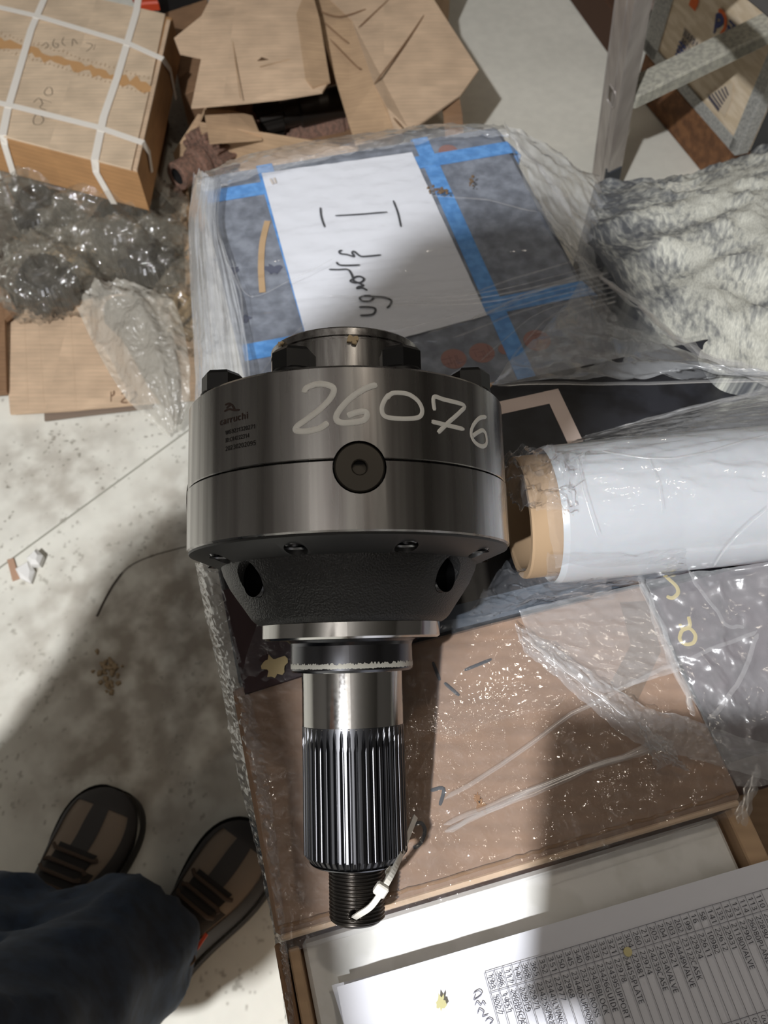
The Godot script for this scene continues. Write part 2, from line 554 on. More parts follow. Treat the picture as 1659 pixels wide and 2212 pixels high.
func blue_carton() -> void:
	var t := thing("blue_carton", "big dusty grey-blue carton crossed by bright blue tape, under the handwritten sheet", "carton")
	var m := tri_map(mat(Color.WHITE, 0.7), Vector3(3.5, 3.5, 3.5))
	m.albedo_texture = ntex(noise(61, 0.02), c8(98, 103, 114), c8(134, 140, 151), 0.2, 0.8, 512)
	var mb := MB.new()
	stack_box(mb, 0.0, 0.42, -0.95, -0.43, 0.0, 0.52, 0.01)
	obj("carton_body", mb.mesh(), m, t)
	var blue := tri_map(mat(Color.WHITE, 0.5), Vector3(7, 7, 7))
	blue.albedo_texture = ntex(noise(62, 0.03), c8(70, 138, 206), c8(94, 160, 226), 0.3, 0.7)
	for s in [[0.303, 0.3, -0.95, -0.43, 0.021], [0.0885, 0.0885, -0.95, -0.43, 0.021]]:
		mb = MB.new()
		flat_strip(mb, [G(s[0], -0.951, 0.42), G(s[0], -0.951, 0.515), G(s[0], -0.944, 0.5203), G((s[0] + s[1]) / 2, -0.69, 0.5203), G(s[1], -0.43, 0.5203)], s[4])
		obj("tape_strip", mb.mesh(), blue, t, "bright blue tape")
	for s in [[-0.9, 0.024], [-0.63, 0.024]]:
		mb = MB.new()
		flat_strip(mb, [G(0.005, s[0], 0.5206), G(0.2, s[0] + 0.004, 0.5206), G(0.415, s[0] + 0.006, 0.5206), G(0.4205, s[0] + 0.006, 0.512), G(0.4205, s[0], 0.4)], s[1])
		obj("tape_strip", mb.mesh(), blue, t, "bright blue tape")
	var red := mat(c8(146, 100, 88), 0.8)
	for c in [[980, 775, 0.0145], [1041, 762, 0.0145], [1091, 754, 0.008], [1160, 735, 0.0155], [968, 326, 0.013]]:
		mb = MB.new()
		var q := P(c[0], c[1], 0.5206)
		var r: float = c[2]
		mb.lathe(Transform3D(Basis(), q), [[r, 0.0], [r * 0.97, 0.0002], [0.0, 0.0003]], 28)
		var o := obj("printed_disc", mb.mesh(), red, t, "faded red printed disc")
		if c[2] > 0.012 and c[1] > 400:
			mb = MB.new()
			var rg := RandomNumberGenerator.new()
			rg.seed = int(c[0])
			for k in 9:
				var d := Vector3(rg.randf_range(-0.6, 0.6), 0, rg.randf_range(-0.6, 0.6)) * r
				var e := (A1 if k % 2 else A2) * r * rg.randf_range(0.2, 0.5)
				mb.ribbon([q + d - e + UP * 0.0003, q + d + e + UP * 0.0003], UP, r * 0.11, 0.0001)
			obj("printed_characters", mb.mesh(), mat(c8(120, 74, 66), 0.8), o)
	mb = MB.new()
	flat_strip(mb, smooth(PL([[578, 478], [567, 525], [564, 580], [567, 632]], 0.5204), 5), 0.0075)
	obj("torn_strip", mb.mesh(), mat(c8(186, 152, 106), 0.9), t, "torn strip of bare tan board")
	var scuff := mat(c8(64, 68, 90), 0.85)
	for q in [[500, 585, 610, 0.012], [525, 690, 0, 0.010], [590, 582, 0, 0.014], [470, 560, 0, 0.006]]:
		mb = MB.new()
		blot(mb, P(q[0], q[1], 0.5202), q[3], int(q[0]))
		obj("dark_scuff", mb.mesh(), scuff, t)

func dark_carton() -> void:
	var t := thing("black_carton", "black printed carton with a pale square frame line, under the film roll", "carton")
	var m := tri_map(mat(Color.WHITE, 0.42), Vector3(4, 4, 4))
	m.albedo_texture = ntex(noise(63, 0.03), c8(24, 24, 27), c8(36, 37, 42), 0.3, 0.7)
	var mb := MB.new()
	stack_box(mb, -0.05, 0.62, -0.392, -0.191, 0.0, 0.69, 0.003)
	obj("carton_body", mb.mesh(), m, t)
	var pale := tri_map(mat(c8(208, 190, 180), 0.75), Vector3(6, 6, 6))
	mb = MB.new()
	flat_strip(mb, [G(-0.03, -0.3655, 0.6901), G(0.2485, -0.3655, 0.6901)], 0.0125, 0.0005)
	flat_strip(mb, [G(0.2425, -0.3718, 0.6902), G(0.2425, -0.2, 0.6902)], 0.0125, 0.0005)
	obj("frame_line", mb.mesh(), pale, t, "pale square frame line printed on black")
	mb = MB.new()
	mb.prism([G(-0.05, -0.392, 0.6892), G(0.2, -0.392, 0.6892), G(0.19, -0.383, 0.6892), G(-0.05, -0.377, 0.6892)], UP * 0.0015)
	obj("torn_edge", mb.mesh(), M.card, t, "torn tan board edge")
	# a blue-grey strip of the same layer along the near edge
	mb = MB.new()
	flat_strip(mb, [G(0.05, -0.2, 0.6903), G(0.29, -0.2, 0.6903)], 0.017, 0.0006)
	obj("slate_band", mb.mesh(), mat(c8(84, 92, 102), 0.55), t, "slate blue band along the near edge")

func brown_carton() -> void:
	var t := thing("brown_carton", "plain brown cardboard carton under the splined shaft, marked with black pen", "carton")
	var mb := MB.new()
	stack_box(mb, -0.054, 0.239, -0.187, -0.037, 0.4, 0.698, 0.002)
	obj("carton_body", mb.mesh(), M.card_brown, t)
	# the lid flap's board edge runs along the near side
	mb = MB.new()
	var n := noise(3, 30.0)
	var rows := []
	for i in 61:
		var a := -0.052 + 0.289 * i / 60.0
		rows.append(G(a, -0.0405 + 0.0012 * n.get_noise_1d(a * 8.0), 0.6985))
	mb.ribbon(rows, UP, 0.0022, 0.0006, 1.0)
	obj("flap_crease", mb.mesh(), M.card_edge, t, "dark broken crease along the near edge")
	mb = MB.new()
	stack_box(mb, -0.052, 0.237, -0.037, -0.0335, 0.6905, 0.6965, 0.001)
	obj("flap_edge", mb.mesh(), M.card_light, t)
	var pen := mat(c8(52, 54, 58), 0.7)
	for w in [[[1003, 1448], [1062, 1424]], [[960, 1475], [992, 1503]], [[935, 1430], [950, 1470]], [[890, 1782], [910, 1778], [918, 1796], [908, 1822], [893, 1832]], [[930, 1708], [958, 1704], [950, 1740]]]:
		mb = MB.new()
		mb.ribbon(smooth(PL(w, 0.6984), 5), UP, 0.0022, 0.0002)
		obj("pen_mark", mb.mesh(), pen, t, "black pen stroke")
	mb = MB.new()
	blot(mb, P(1040, 1742, 0.6982), 0.0045, 8, 0.0002, 1.2)
	blot(mb, P(1030, 1722, 0.6982), 0.003, 9, 0.0002, 1.2)
	obj("oil_stain", mb.mesh(), mat(c8(132, 92, 50), 0.7), t, "small brown oil stain")
	mb = MB.new()
	flat_strip(mb, [P(1370, 1300, 0.6982), P(1395, 1400, 0.6982), P(1345, 1500, 0.6982)], 0.02, 0.0003)
	obj("tape_patch", mb.mesh(), mat(c8(112, 92, 74), 0.4), t, "dull brown tape patch")
	# what the stack in front stands on
	t = thing("base_carton", "long brown carton at the bottom of the stack, below the parts list", "carton")
	mb = MB.new()
	stack_box(mb, -0.055, 0.5, -0.187, 0.3, 0.0, 0.398, 0.003)
	obj("carton_body", mb.mesh(), M.card, t)

func tray_carton() -> void:
	var t := thing("tray_carton", "shallow brown carton lined with a white sheet, under the printed parts list", "carton")
	var mb := MB.new()
	stack_box(mb, -0.056, 0.245, -0.035, 0.26, 0.4, 0.668, 0.002)
	obj("carton_body", mb.mesh(), M.card_dark, t)
	mb = MB.new()
	stack_box(mb, -0.0575, -0.0515, -0.034, 0.26, 0.4, 0.684, 0.001)
	obj("side_wall", mb.mesh(), M.card_dark, t)
	mb = MB.new()
	stack_box(mb, -0.0505, -0.044, -0.03, 0.26, 0.668, 0.681, 0.001)
	obj("inner_lip", mb.mesh(), M.card, t)
	mb = MB.new()
	stack_box(mb, 0.2315, 0.245, -0.034, 0.26, 0.4, 0.684, 0.001)
	obj("side_wall", mb.mesh(), M.card, t)
	mb = MB.new()
	stack_box(mb, -0.0425, 0.229, -0.0325, 0.258, 0.6685, 0.674, 0.003)
	obj("white_liner", mb.mesh(), M.liner, t, "white liner sheet")

func maroon_cartons() -> void:
	var t := thing("maroon_carton", "dark maroon carton with yellow figures, right of the brown carton", "carton")
	var m := tri_map(mat(Color.WHITE, 0.6), Vector3(4, 4, 4))
	m.albedo_texture = ntex(noise(65, 0.03), c8(66, 52, 58), c8(84, 70, 76), 0.3, 0.7)
	var mb := MB.new()
	stack_box(mb, 0.247, 0.62, -0.188, -0.06, 0.4, 0.685, 0.003)
	obj("carton_body", mb.mesh(), m, t)
	var yl := mat(c8(188, 168, 92), 0.7)
	mb = MB.new()
	mb.ribbon(smooth(PL([[1432, 1240], [1446, 1252], [1462, 1268], [1464, 1282], [1452, 1292], [1440, 1288]], 0.6905), 5), UP, 0.0028, 0.0002)
	obj("yellow_figure", mb.mesh(), yl, t, "yellow painted hook")
	mb = MB.new()
	mb.ribbon(smooth(PL([[1487, 1332], [1490, 1352], [1476, 1358], [1468, 1348]], 0.6855), 5), UP, 0.0026, 0.0002)
	mb.ribbon(smooth(PL([[1468, 1376], [1474, 1362], [1490, 1358], [1502, 1372], [1498, 1388], [1482, 1392], [1470, 1384], [1468, 1374]], 0.6855), 5), UP, 0.0026, 0.0002)
	obj("yellow_figure", mb.mesh(), yl, t, "yellow painted eight")
	# the corner of a second one below the drum on the left
	t = thing("maroon_board", "dark maroon board with a torn yellow patch, left of the shaft collar", "board")
	mb = MB.new()
	mb.prism([G(-0.05, -0.262, 0.6905), G(0.075, -0.262, 0.6905), G(0.075, -0.19, 0.6905), G(0.02, -0.1835, 0.6995), G(-0.046, -0.18, 0.6995)], UP * 0.002)
	obj("board_sheet", mb.mesh(), mat(c8(62, 44, 46), 0.65), t)
	mb = MB.new()
	blot(mb, P(592, 1440, 0.7), 0.0105, 21, 0.0012, 0.9)
	obj("torn_patch", mb.mesh(), mat(c8(204, 184, 140), 0.85), t, "torn pale yellow patch")

func dusty_bundle() -> void:
	# a film-wrapped bundle under a layer of plaster dust, running out of the picture on the right
	var t := thing("dusty_bundle", "dark film-wrapped bundle thick with pale plaster dust, at the ladder foot", "bundle")
	var img := Image.create(512, 512, false, Image.FORMAT_RGB8)
	var a := noise(71, 0.009)
	var b := noise(72, 0.06, FastNoiseLite.TYPE_SIMPLEX_SMOOTH, FastNoiseLite.FRACTAL_FBM, 5)
	for y in 512:
		for x in 512:
			var v := a.get_noise_2d(x, y * 1.3) * 0.6 + b.get_noise_2d(x, y) * 0.55 + 0.4
			v -= 0.62 * smoothstep(210.0, 0.0, float(x)) + 0.3 * smoothstep(90.0, 0.0, float(y)) + 0.25 * smoothstep(380.0, 512.0, float(y)) * smoothstep(300.0, 60.0, float(x))
			var dust := Vector3(0.76, 0.76, 0.72) * (1.0 + 0.14 * b.get_noise_2d(x * 3.0, y * 3.0))
			var c := Vector3(0.30, 0.31, 0.33).lerp(dust, clampf(0.5 + v * 1.1, 0.1, 1.0))
			img.set_pixel(x, y, Color(c.x, c.y, c.z))
	var m := mat(Color.WHITE, 0.9)
	m.albedo_texture = ImageTexture.create_from_image(img)
	var n := noise(73, 7.0, FastNoiseLite.TYPE_SIMPLEX_SMOOTH, FastNoiseLite.FRACTAL_RIDGED, 4)
	var n2 := noise(74, 40.0)
	var back := smooth(PL([[1284, 400], [1420, 398], [1520, 372], [1620, 335], [1760, 280]], 0.4), 14)
	var front := smooth([P(1270, 520, 0.5), P(1400, 700, 0.62), P(1530, 788, 0.7), P(1640, 822, 0.712), P(1790, 836, 0.712)], 14)
	var rows := []
	var under := []
	for j in 61:
		var f := j / 60.0
		var row := []
		for i in back.size():
			var p: Vector3 = back[i].lerp(front[i], f)
			var u := float(i) / (back.size() - 1)
			p.y += 0.04 * sin(PI * f) * smoothstep(0.0, 0.25, u) + 0.016 * n.get_noise_2d(p.x, p.z) * smoothstep(1.0, 0.8, f) + 0.005 * n2.get_noise_2d(p.x, p.z)
			row.append(p)
		rows.append(row)
	var mb := MB.new()
	mb.grid(rows, 0)
	for e in [[rows[0], false], [rows[60], true]]:
		var low := []
		for p in e[0]:
			low.append(Vector3(p.x, 0.0, p.z))
		mb.g += 1
		mb.grid([e[0], low], mb.g, not e[1], 1.0, 0.1)
	var side := []
	var lows := []
	for r in rows:
		side.append(r[0])
		lows.append(Vector3(r[0].x, 0, r[0].z))
	mb.g += 1
	mb.grid([side, lows], mb.g, false, 1.0, 0.1)
	obj("bundle_body", mb.mesh(), m, t)
	t = thing("grey_lath", "short flat grey lath lying on the dusty bundle beside the ladder foot", "lath")
	mb = MB.new()
	var q := [P(1440, 402, 0.49), P(1606, 430, 0.49), P(1592, 486, 0.49), P(1424, 440, 0.49)]
	mb.prism(q, UP * 0.008, 0.001)
	var sm := tri_map(mat(Color.WHITE, 0.9), Vector3(8, 8, 8))
	sm.albedo_texture = ntex(noise(75, 0.06), c8(150, 150, 145), c8(190, 188, 176), 0.3, 0.7)
	obj("lath_body", mb.mesh(), sm, t)

func film_roll() -> void:
	var t := thing("stretch_film_roll", "big roll of milky stretch film on a brown cardboard core", "film roll")
	var a := P(1122, 1118, 0.744)
	var b := P(1659, 1066, 0.744)
	var d := (b - a).normalized()
	var z := (UP - d * d.y).normalized()
	t.transform = Transform3D(Basis(d.cross(z) * -1.0, d, z).orthonormalized(), a)
	var m := mat(c8(186, 189, 193), 0.34)
	m.subsurf_scatter_enabled = true
	m.subsurf_scatter_strength = 0.25
	m.clearcoat_enabled = true
	m.clearcoat = 0.5
	m.clearcoat_roughness = 0.12
	var mb := MB.new()
	var prof := [[0.0418, 0.022], [0.0455, 0.017], [0.0468, 0.021]]
	var n := noise(81, 1.0)
	for k in 24:
		prof.append([0.0468 + 0.0005 * n.get_noise_1d(k * 2.3), 0.024 + 0.0175 * k])
	prof.append([0.0455, 0.44])
	prof.append([0.0405, 0.44])
	mb.lathe(Transform3D(), prof, 72)
	obj("film_body", mb.mesh(), m, t)
	mb = MB.new()
	mb.lathe(Transform3D(), [[0.0415, 0.46], [0.0415, 0.0], [0.041, -0.0015], [0.0365, -0.0015], [0.036, 0.0], [0.036, 0.46], [0.0415, 0.46]], 64)
	obj("core_tube", mb.mesh(), M.card_core, t, "brown cardboard core tube")

var DT: Transform3D       # the assembly's own frame: y along the shaft towards the hub, z towards the viewer
func drum_hit(x: float, y: float, r: float) -> Vector2:     # the pixel's point on the drum: (angle, along)
	var inv := DT.affine_inverse()
	var o := inv * EYE
	var d := inv.basis * ray(x, y)
	var aa := d.x * d.x + d.z * d.z
	var bb := o.x * d.x + o.z * d.z
	var cc := o.x * o.x + o.z * o.z - r * r
	var s := (-bb - sqrt(maxf(bb * bb - aa * cc, 0.0))) / aa
	var p := o + d * s
	return Vector2(atan2(p.x, p.z), p.y)
func on_drum(phi: float, t: float, r: float) -> Vector3:
	return Vector3(sin(phi) * r, t, cos(phi) * r)
func crease(m: Mesh, limit := 32.0) -> ArrayMesh:            # smooth normals except across edges sharper than limit
	var out := ArrayMesh.new()
	for s in m.get_surface_count():
		var a := m.surface_get_arrays(s)
		var v: PackedVector3Array = a[Mesh.ARRAY_VERTEX]
		var ix: PackedInt32Array = a[Mesh.ARRAY_INDEX] if a[Mesh.ARRAY_INDEX] != null else PackedInt32Array(range(v.size()))
		var at := {}
		var fn := PackedVector3Array()
		var pos := PackedVector3Array()
		for k in range(0, ix.size(), 3):
			var n := (v[ix[k]] - v[ix[k + 2]]).cross(v[ix[k]] - v[ix[k + 1]])
			for j in 3:
				var key := Vector3i((v[ix[k + j]] * 50000.0).round())
				if not at.has(key):
					at[key] = []
				at[key].append(n)
				pos.append(v[ix[k + j]])
				fn.append(n)
		var nm := PackedVector3Array()
		nm.resize(pos.size())
		var c := cos(deg_to_rad(limit))
		for k in pos.size():
			var sum := Vector3.ZERO
			var own := fn[k].normalized()
			for n in at[Vector3i((pos[k] * 50000.0).round())]:
				if n.normalized().dot(own) > c:
					sum += n
			nm[k] = sum.normalized() if sum.length() > 0 else own
		var b := []
		b.resize(Mesh.ARRAY_MAX)
		b[Mesh.ARRAY_VERTEX] = pos
		b[Mesh.ARRAY_NORMAL] = nm
		var uv := PackedVector2Array()
		for p in pos:
			uv.append(Vector2(atan2(p.x, p.z) / TAU + 0.5, p.y * 4.0))
		b[Mesh.ARRAY_TEX_UV] = uv
		out.add_surface_from_arrays(Mesh.PRIMITIVE_TRIANGLES, b)
	return out
func turned(prof: Array, holes: Array, sides := 160) -> ArrayMesh:   # a turned solid less drilled holes [Transform3D, radius, length]
	var c := CSGCombiner3D.new()
	c.name = "csg_work"
	add_child(c)
	var p := CSGPolygon3D.new()
	var pts := PackedVector2Array()
	for q in prof:
		pts.append(Vector2(q[0], q[1]))
	p.polygon = pts
	p.mode = CSGPolygon3D.MODE_SPIN
	p.spin_degrees = 360.0
	p.spin_sides = sides
	c.add_child(p)
	for h in holes:
		var y := CSGCylinder3D.new()
		y.radius = h[1]
		y.height = h[2]
		y.sides = 32
		y.transform = h[0]
		y.operation = CSGShape3D.OPERATION_SUBTRACTION
		c.add_child(y)
	await get_tree().process_frame
	await get_tree().process_frame
	var m := c.bake_static_mesh()
	remove_child(c)
	c.free()
	return crease(m)
func radial(phi: float, t: float, r: float) -> Transform3D:  # a cylinder's place with its axis pointing out of the drum
	var out := Vector3(sin(phi), 0, cos(phi))
	return Transform3D(Basis(out.cross(UP).normalized(), out, UP).orthonormalized(), on_drum(phi, t, r))

func differential() -> void:
	var x := Vector3(1, 0, 0)
	var d := (UPV * 0.98700 + FWD * 0.16074 + Vector3.RIGHT * -0.028).normalized()
	x = (x - d * d.x).normalized()
	DT = Transform3D(Basis(x, d, x.cross(d)), EYE + Vector3.RIGHT * -0.0149 + UPV * -0.2284 + FWD * 0.4526)
	var t := thing("differential_gear", "steel differential assembly with a big drum and long splined shaft, painted 26076", "machine part")
	t.transform = DT
	var hole_at := []
	for k in 9:
		hole_at.append(deg_to_rad(-57.0 + 40.0 * k))
	# drum halves
	var pin_phi := deg_to_rad(6.5)
	var pin_hit := drum_hit(777, 1009, 0.0947)
	pin_phi = pin_hit.x
	var pt := pin_hit.y
	var split := 0.2422
	var pins := []
	for k in 4:
		pins.append([radial(pin_phi + k * PI / 2, pt, 0.086), 0.0134, 0.03])
	var low_holes := pins.duplicate()
	for a in hole_at:
		low_holes.append([Transform3D(Basis(), on_drum(a, 0.2062 + 0.006, 0.0815)), 0.0062, 0.03])
	obj("lower_case", await turned([[0.03, 0.2062], [0.0938, 0.2062], [0.095, 0.2074], [0.095, split - 0.0007], [0.0944, split - 0.0003], [0.03, split - 0.0003]], low_holes), M.steel, t)
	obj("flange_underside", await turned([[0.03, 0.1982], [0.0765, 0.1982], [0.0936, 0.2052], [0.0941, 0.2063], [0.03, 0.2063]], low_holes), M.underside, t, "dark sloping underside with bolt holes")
	obj("upper_case", await turned([[0.03, split + 0.0006], [0.0942, split + 0.0006], [0.0947, split + 0.0011], [0.0945, 0.2896], [0.0932, 0.291], [0.03, 0.291]], pins), M.steel, t)
	var mb := MB.new()
	mb.lathe(Transform3D(), [[0.0925, split - 0.002], [0.0925, split + 0.002]], 96)
	obj("split_line", mb.mesh(), M.gap, t, "dark joint between the case halves")
	for k in 4:
		mb = MB.new()
		var phi := pin_phi + k * PI / 2
		var prof := [[0.0, 0.006], [0.0034, 0.006], [0.0036, 0.0088], [0.0042, 0.0092], [0.0118, 0.0092], [0.0125, 0.0086], [0.0126, -0.006]]
		prof.reverse()
		mb.lathe(radial(phi, pt, 0.0855), prof, 48)
		obj("spider_pin", mb.mesh(), M.pin, t, "round dark pin end with a centre hole")
	# bolts round the far face
	for a in hole_at:
		mb = MB.new()
		var o := on_drum(a, 0.291, 0.0812)
		mb.lathe(Transform3D(Basis(), o), [[0.0118, 0.0], [0.0118, 0.0014], [0.0108, 0.0026]], 32)
		var hexa := []
		for k in 6:
			hexa.append(o + Vector3(cos(TAU * k / 6 + a), 0, sin(TAU * k / 6 + a)) * 0.0116 + UP * 0.0015)
		mb.prism(hexa, UP * 0.0125, 0.0022)
		obj("hex_bolt", mb.mesh(), M.black_oxide, t, "black hexagon bolt head")
	# hub
	mb = MB.new()
	mb.lathe(Transform3D(), [[0.0458, 0.289], [0.0458, 0.3238], [0.0446, 0.3242], [0.0446, 0.3258], [0.0459, 0.3262], [0.0459, 0.3302], [0.0449, 0.3312], [0.036, 0.3312], [0.035, 0.3302], [0.035, 0.295], [0.0, 0.295]], 128)
	obj("hub", mb.mesh(), M.steel, t, "smooth steel hub with a groove")
	# cast neck with round windows
	var neck_holes := []
	for k in 4:
		neck_holes.append([radial(deg_to_rad([-46.5, 50.5, 133.5, -129.5][k]), 0.1885, 0.066), 0.0098, 0.03])
	obj("cast_neck", await turned([[0.03, 0.1645], [0.0535, 0.1645], [0.0562, 0.1662], [0.0582, 0.1682], [0.0625, 0.1745], [0.0668, 0.1805], [0.0705, 0.186], [0.0742, 0.1935], [0.0753, 0.1975], [0.0757, 0.199], [0.03, 0.199]], neck_holes, 144), M.cast, t, "dark grey cast neck")
	for k in 2:
		mb = MB.new()
		mb.lathe(radial(deg_to_rad([-46.5, 50.5][k]), 0.1885, 0.0645), [[0.0, -0.013], [0.0096, -0.013], [0.0096, 0.0045]], 32)
		obj("window_bore", mb.mesh(), M.bore, t, "bright machined bore")
	for a in hole_at:
		mb = MB.new()
		var o := on_drum(a, 0.2005, 0.0815)
		var pr := []
		for j in 15:
			pr.append([0.0062 - (0.0009 if j % 2 else 0.0), 0.0004 + j * 0.001])
		pr.append([0.0, 0.0155])
		mb.lathe(Transform3D(Basis(), o), pr, 24)
		obj("thread_bore", mb.mesh(), M.bore, t, "bright thread in a bolt hole")
	# bearing seat, collar, shaft
	mb = MB.new()
	mb.lathe(Transform3D(), [[0.036, 0.1555], [0.0508, 0.1555], [0.0522, 0.1567], [0.0522, 0.1643], [0.0514, 0.1652], [0.05, 0.1654], [0.05, 0.168]], 128)
	obj("bearing_ring", mb.mesh(), M.steel_bright, t, "bright ground bearing ring")
	mb = MB.new()
	mb.lathe(Transform3D(), [[0.0285, 0.1372], [0.0345, 0.1372], [0.0356, 0.1384], [0.0356, 0.152], [0.0362, 0.1538], [0.038, 0.1552], [0.042, 0.1557]], 128)
	obj("collar", mb.mesh(), M.steel_oiled, t, "dark oiled collar")
	mb = MB.new()
	var gn := noise(91, 1.0)
	var rows := []
	for e in 2:
		var row := []
		for i in 161:
			var a := -PI / 2 + PI * i / 160.0
			var edge := 0.1394 + 0.0007 * gn.get_noise_1d(i * 1.7) if e == 0 else 0.1422 + 0.0016 * gn.get_noise_1d(i * 2.9 + 50.0)
			row.append(on_drum(a, edge, 0.03568))
		rows.append(row)
	mb.grid(rows, 1)
	obj("chalky_band", mb.mesh(), mat(c8(190, 188, 178), 0.5, 0.3), t, "ragged pale residue band")
	mb = MB.new()
	mb.lathe(Transform3D(), [[0.0293, 0.106], [0.0294, 0.1368], [0.03, 0.1376]], 112)
	obj("plain_shaft", mb.mesh(), M.steel_bright, t, "bright smooth length of shaft")
	# splines: teeth cut into the shaft, running out in points
	mb = MB.new()
	rows = []
	var teeth := 46
	var per := 10
	var shape := [0.0, 0.0, 0.0, 0.0, 0.1, 0.75, 1.0, 1.0, 0.75, 0.1]
	var ts := [0.0325, 0.0372, 0.0376, 0.05, 0.075, 0.0945, 0.097, 0.0995, 0.102, 0.1045, 0.107]
	for tt in ts:
		var row := []
		var depth := 0.0024 * clampf((0.107 - tt) / 0.0115, 0.0, 1.0)
		for i in teeth * per + 1:
			var s: float = shape[i % per]
			var r := 0.0294 - depth * s
			if depth < 0.0024:
				r = minf(0.0294, 0.0294 - 0.0024 * s + (0.0024 - depth))
			if tt < 0.035:
				r = minf(r, 0.0252)
			row.append(on_drum(TAU * i / (teeth * per), tt, r))
		rows.append(row)
	mb.grid(rows, -1)
	var capc := []
	for i in 64:
		capc.append(on_drum(TAU * i / 64.0, 0.0326, 0.0253))
	mb.face(capc, Vector3(0, 0.1, 0))
	obj("spline_teeth", mb.mesh(), M.steel_spline, t, "long cut spline teeth")
	mb = MB.new()
	mb.lathe(Transform3D(), [[0.0146, 0.029], [0.0152, 0.0298], [0.0255, 0.0318], [0.0262, 0.0326]], 64)
	obj("shoulder", mb.mesh(), M.steel_oiled, t)
	# thread
	mb = MB.new()
	rows = []
	var pitch := 0.0019
	var hole := drum_hit(767, 1978, 0.0157)
	for j in 121:
		var tt := 0.0005 + 0.0295 * j / 120.0
		var row := []
		for i in 129:
			var a := TAU * i / 128.0
			var ph := fposmod(tt / pitch + a / TAU, 1.0)
			var r := 0.0144 + 0.0013 * (1.0 - absf(ph * 2.0 - 1.0))
			if tt < 0.0022:
				r = minf(r, 0.0135 + (tt - 0.0005) * 1.2)
			var da := wrapf(a - hole.x, -PI, PI) * 0.0157
			var q := Vector2(da, tt - hole.y).length()
			if q < 0.0031:
				r -= 0.009 * smoothstep(0.0031, 0.0022, q)
			row.append(on_drum(a, tt, r))
		rows.append(row)
	mb.grid(rows, 0)
	mb.lathe(Transform3D(), [[0.0, 0.0], [0.0128, 0.0], [0.0136, 0.0006]], 64)
	obj("thread_end", mb.mesh(), tri_map(mat(c8(66, 62, 58), 0.3, 0.9), Vector3(1, 1, 1)), t, "dark threaded end with a pin hole")
	# the number in paint pen
	var digits := [
		[[575, 412], [588, 388], [640, 372], [690, 380], [708, 400], [690, 440], [640, 490], [580, 535], [545, 560], [538, 580], [580, 585], [640, 572], [682, 545]],
		[[900, 375], [850, 392], [790, 430], [740, 480], [718, 520], [732, 543], [780, 546], [840, 535], [856, 510], [842, 495], [800, 503], [768, 516]],
		[[955, 418], [935, 445], [922, 480], [930, 512], [965, 525], [1040, 528], [1090, 520], [1103, 490], [1085, 450], [1045, 420], [1000, 412], [965, 416], [945, 438]],
		[[1158, 492], [1155, 432], [1200, 442], [1290, 468], [1270, 500], [1220, 545], [1172, 592]],
		[[1143, 540], [1210, 556], [1290, 575]],
		[[1388, 520], [1358, 526], [1330, 560], [1322, 600], [1340, 635], [1370, 652], [1390, 640], [1388, 600], [1374, 580], [1350, 590], [1328, 606]]]
	mb = MB.new()
	for s in digits.size():
		var pts := []
		var ns := []
		var curve := []
		for q in digits[s]:
			curve.append(Vector3(380.0 + q[0] / 2.074, 650.0 + q[1] / 2.074, 0))
		for q in smooth(curve, 5):
			var h := drum_hit(q.x, q.y, 0.0946)
			pts.append(on_drum(h.x, h.y, 0.09465))
			ns.append(on_drum(h.x, 0, 1.0))
		mb.ribbon(pts, ns, 0.0031 if s < 2 else 0.0024, 0.0004)
	obj("painted_number", mb.mesh(), M.paint_white, t, "hand-painted white number 26076")
	# laser marking
	mb = MB.new()
	for l in [["WG9231320271", 487, 937, 551, 919, 8.5], ["ID:CR4222314", 487, 952, 539, 940, 8.5], ["20230202095", 487, 972, 553, 954, 9.5]]:
		var p0 := drum_hit(l[1], l[2], 0.0946)
		var p1 := drum_hit(l[3], l[4], 0.0946)
		var hh: float = l[5] / F * 0.39 * 1.7
		text(mb, l[0], func(u: float, w: float) -> Vector3: return on_drum(lerpf(p0.x, p1.x, u), (p0.y + p1.y) / 2 + w * hh, 0.09475), true)
	obj("serial_marking", mb.mesh(), M.engrave, t, "dark laser-marked serial lines")
	mb = MB.new()
	var w0 := drum_hit(475, 912, 0.0946)
	var w1 := drum_hit(536, 898, 0.0946)
	text(mb, "carruchi", func(u: float, w: float) -> Vector3: return on_drum(lerpf(w0.x, w1.x, u), (w0.y + w1.y) / 2 + w * 0.0048, 0.09475), true)
	for wing in [[[484, 889], [495, 884], [506, 886], [518, 885]], [[489, 882], [500, 874], [506, 884]], [[486, 875], [497, 872], [508, 884]]]:
		var pts := []
		var ns := []
		var curve := []
		for q in wing:
			curve.append(Vector3(q[0], q[1], 0))
		for q in smooth(curve, 4):
			var h := drum_hit(q.x, q.y, 0.0946)
			pts.append(on_drum(h.x, h.y, 0.0946))
			ns.append(on_drum(h.x, 0, 1.0))
		mb.ribbon(pts, ns, 0.0011, 0.0001, 0.2)
	obj("maker_mark", mb.mesh(), mat(c8(52, 36, 30), 0.8), t, "dark laser-marked word under a winged mark")
	# crumbs caught on the hub
	mb = MB.new()
	var rg := RandomNumberGenerator.new()
	rg.seed = 4
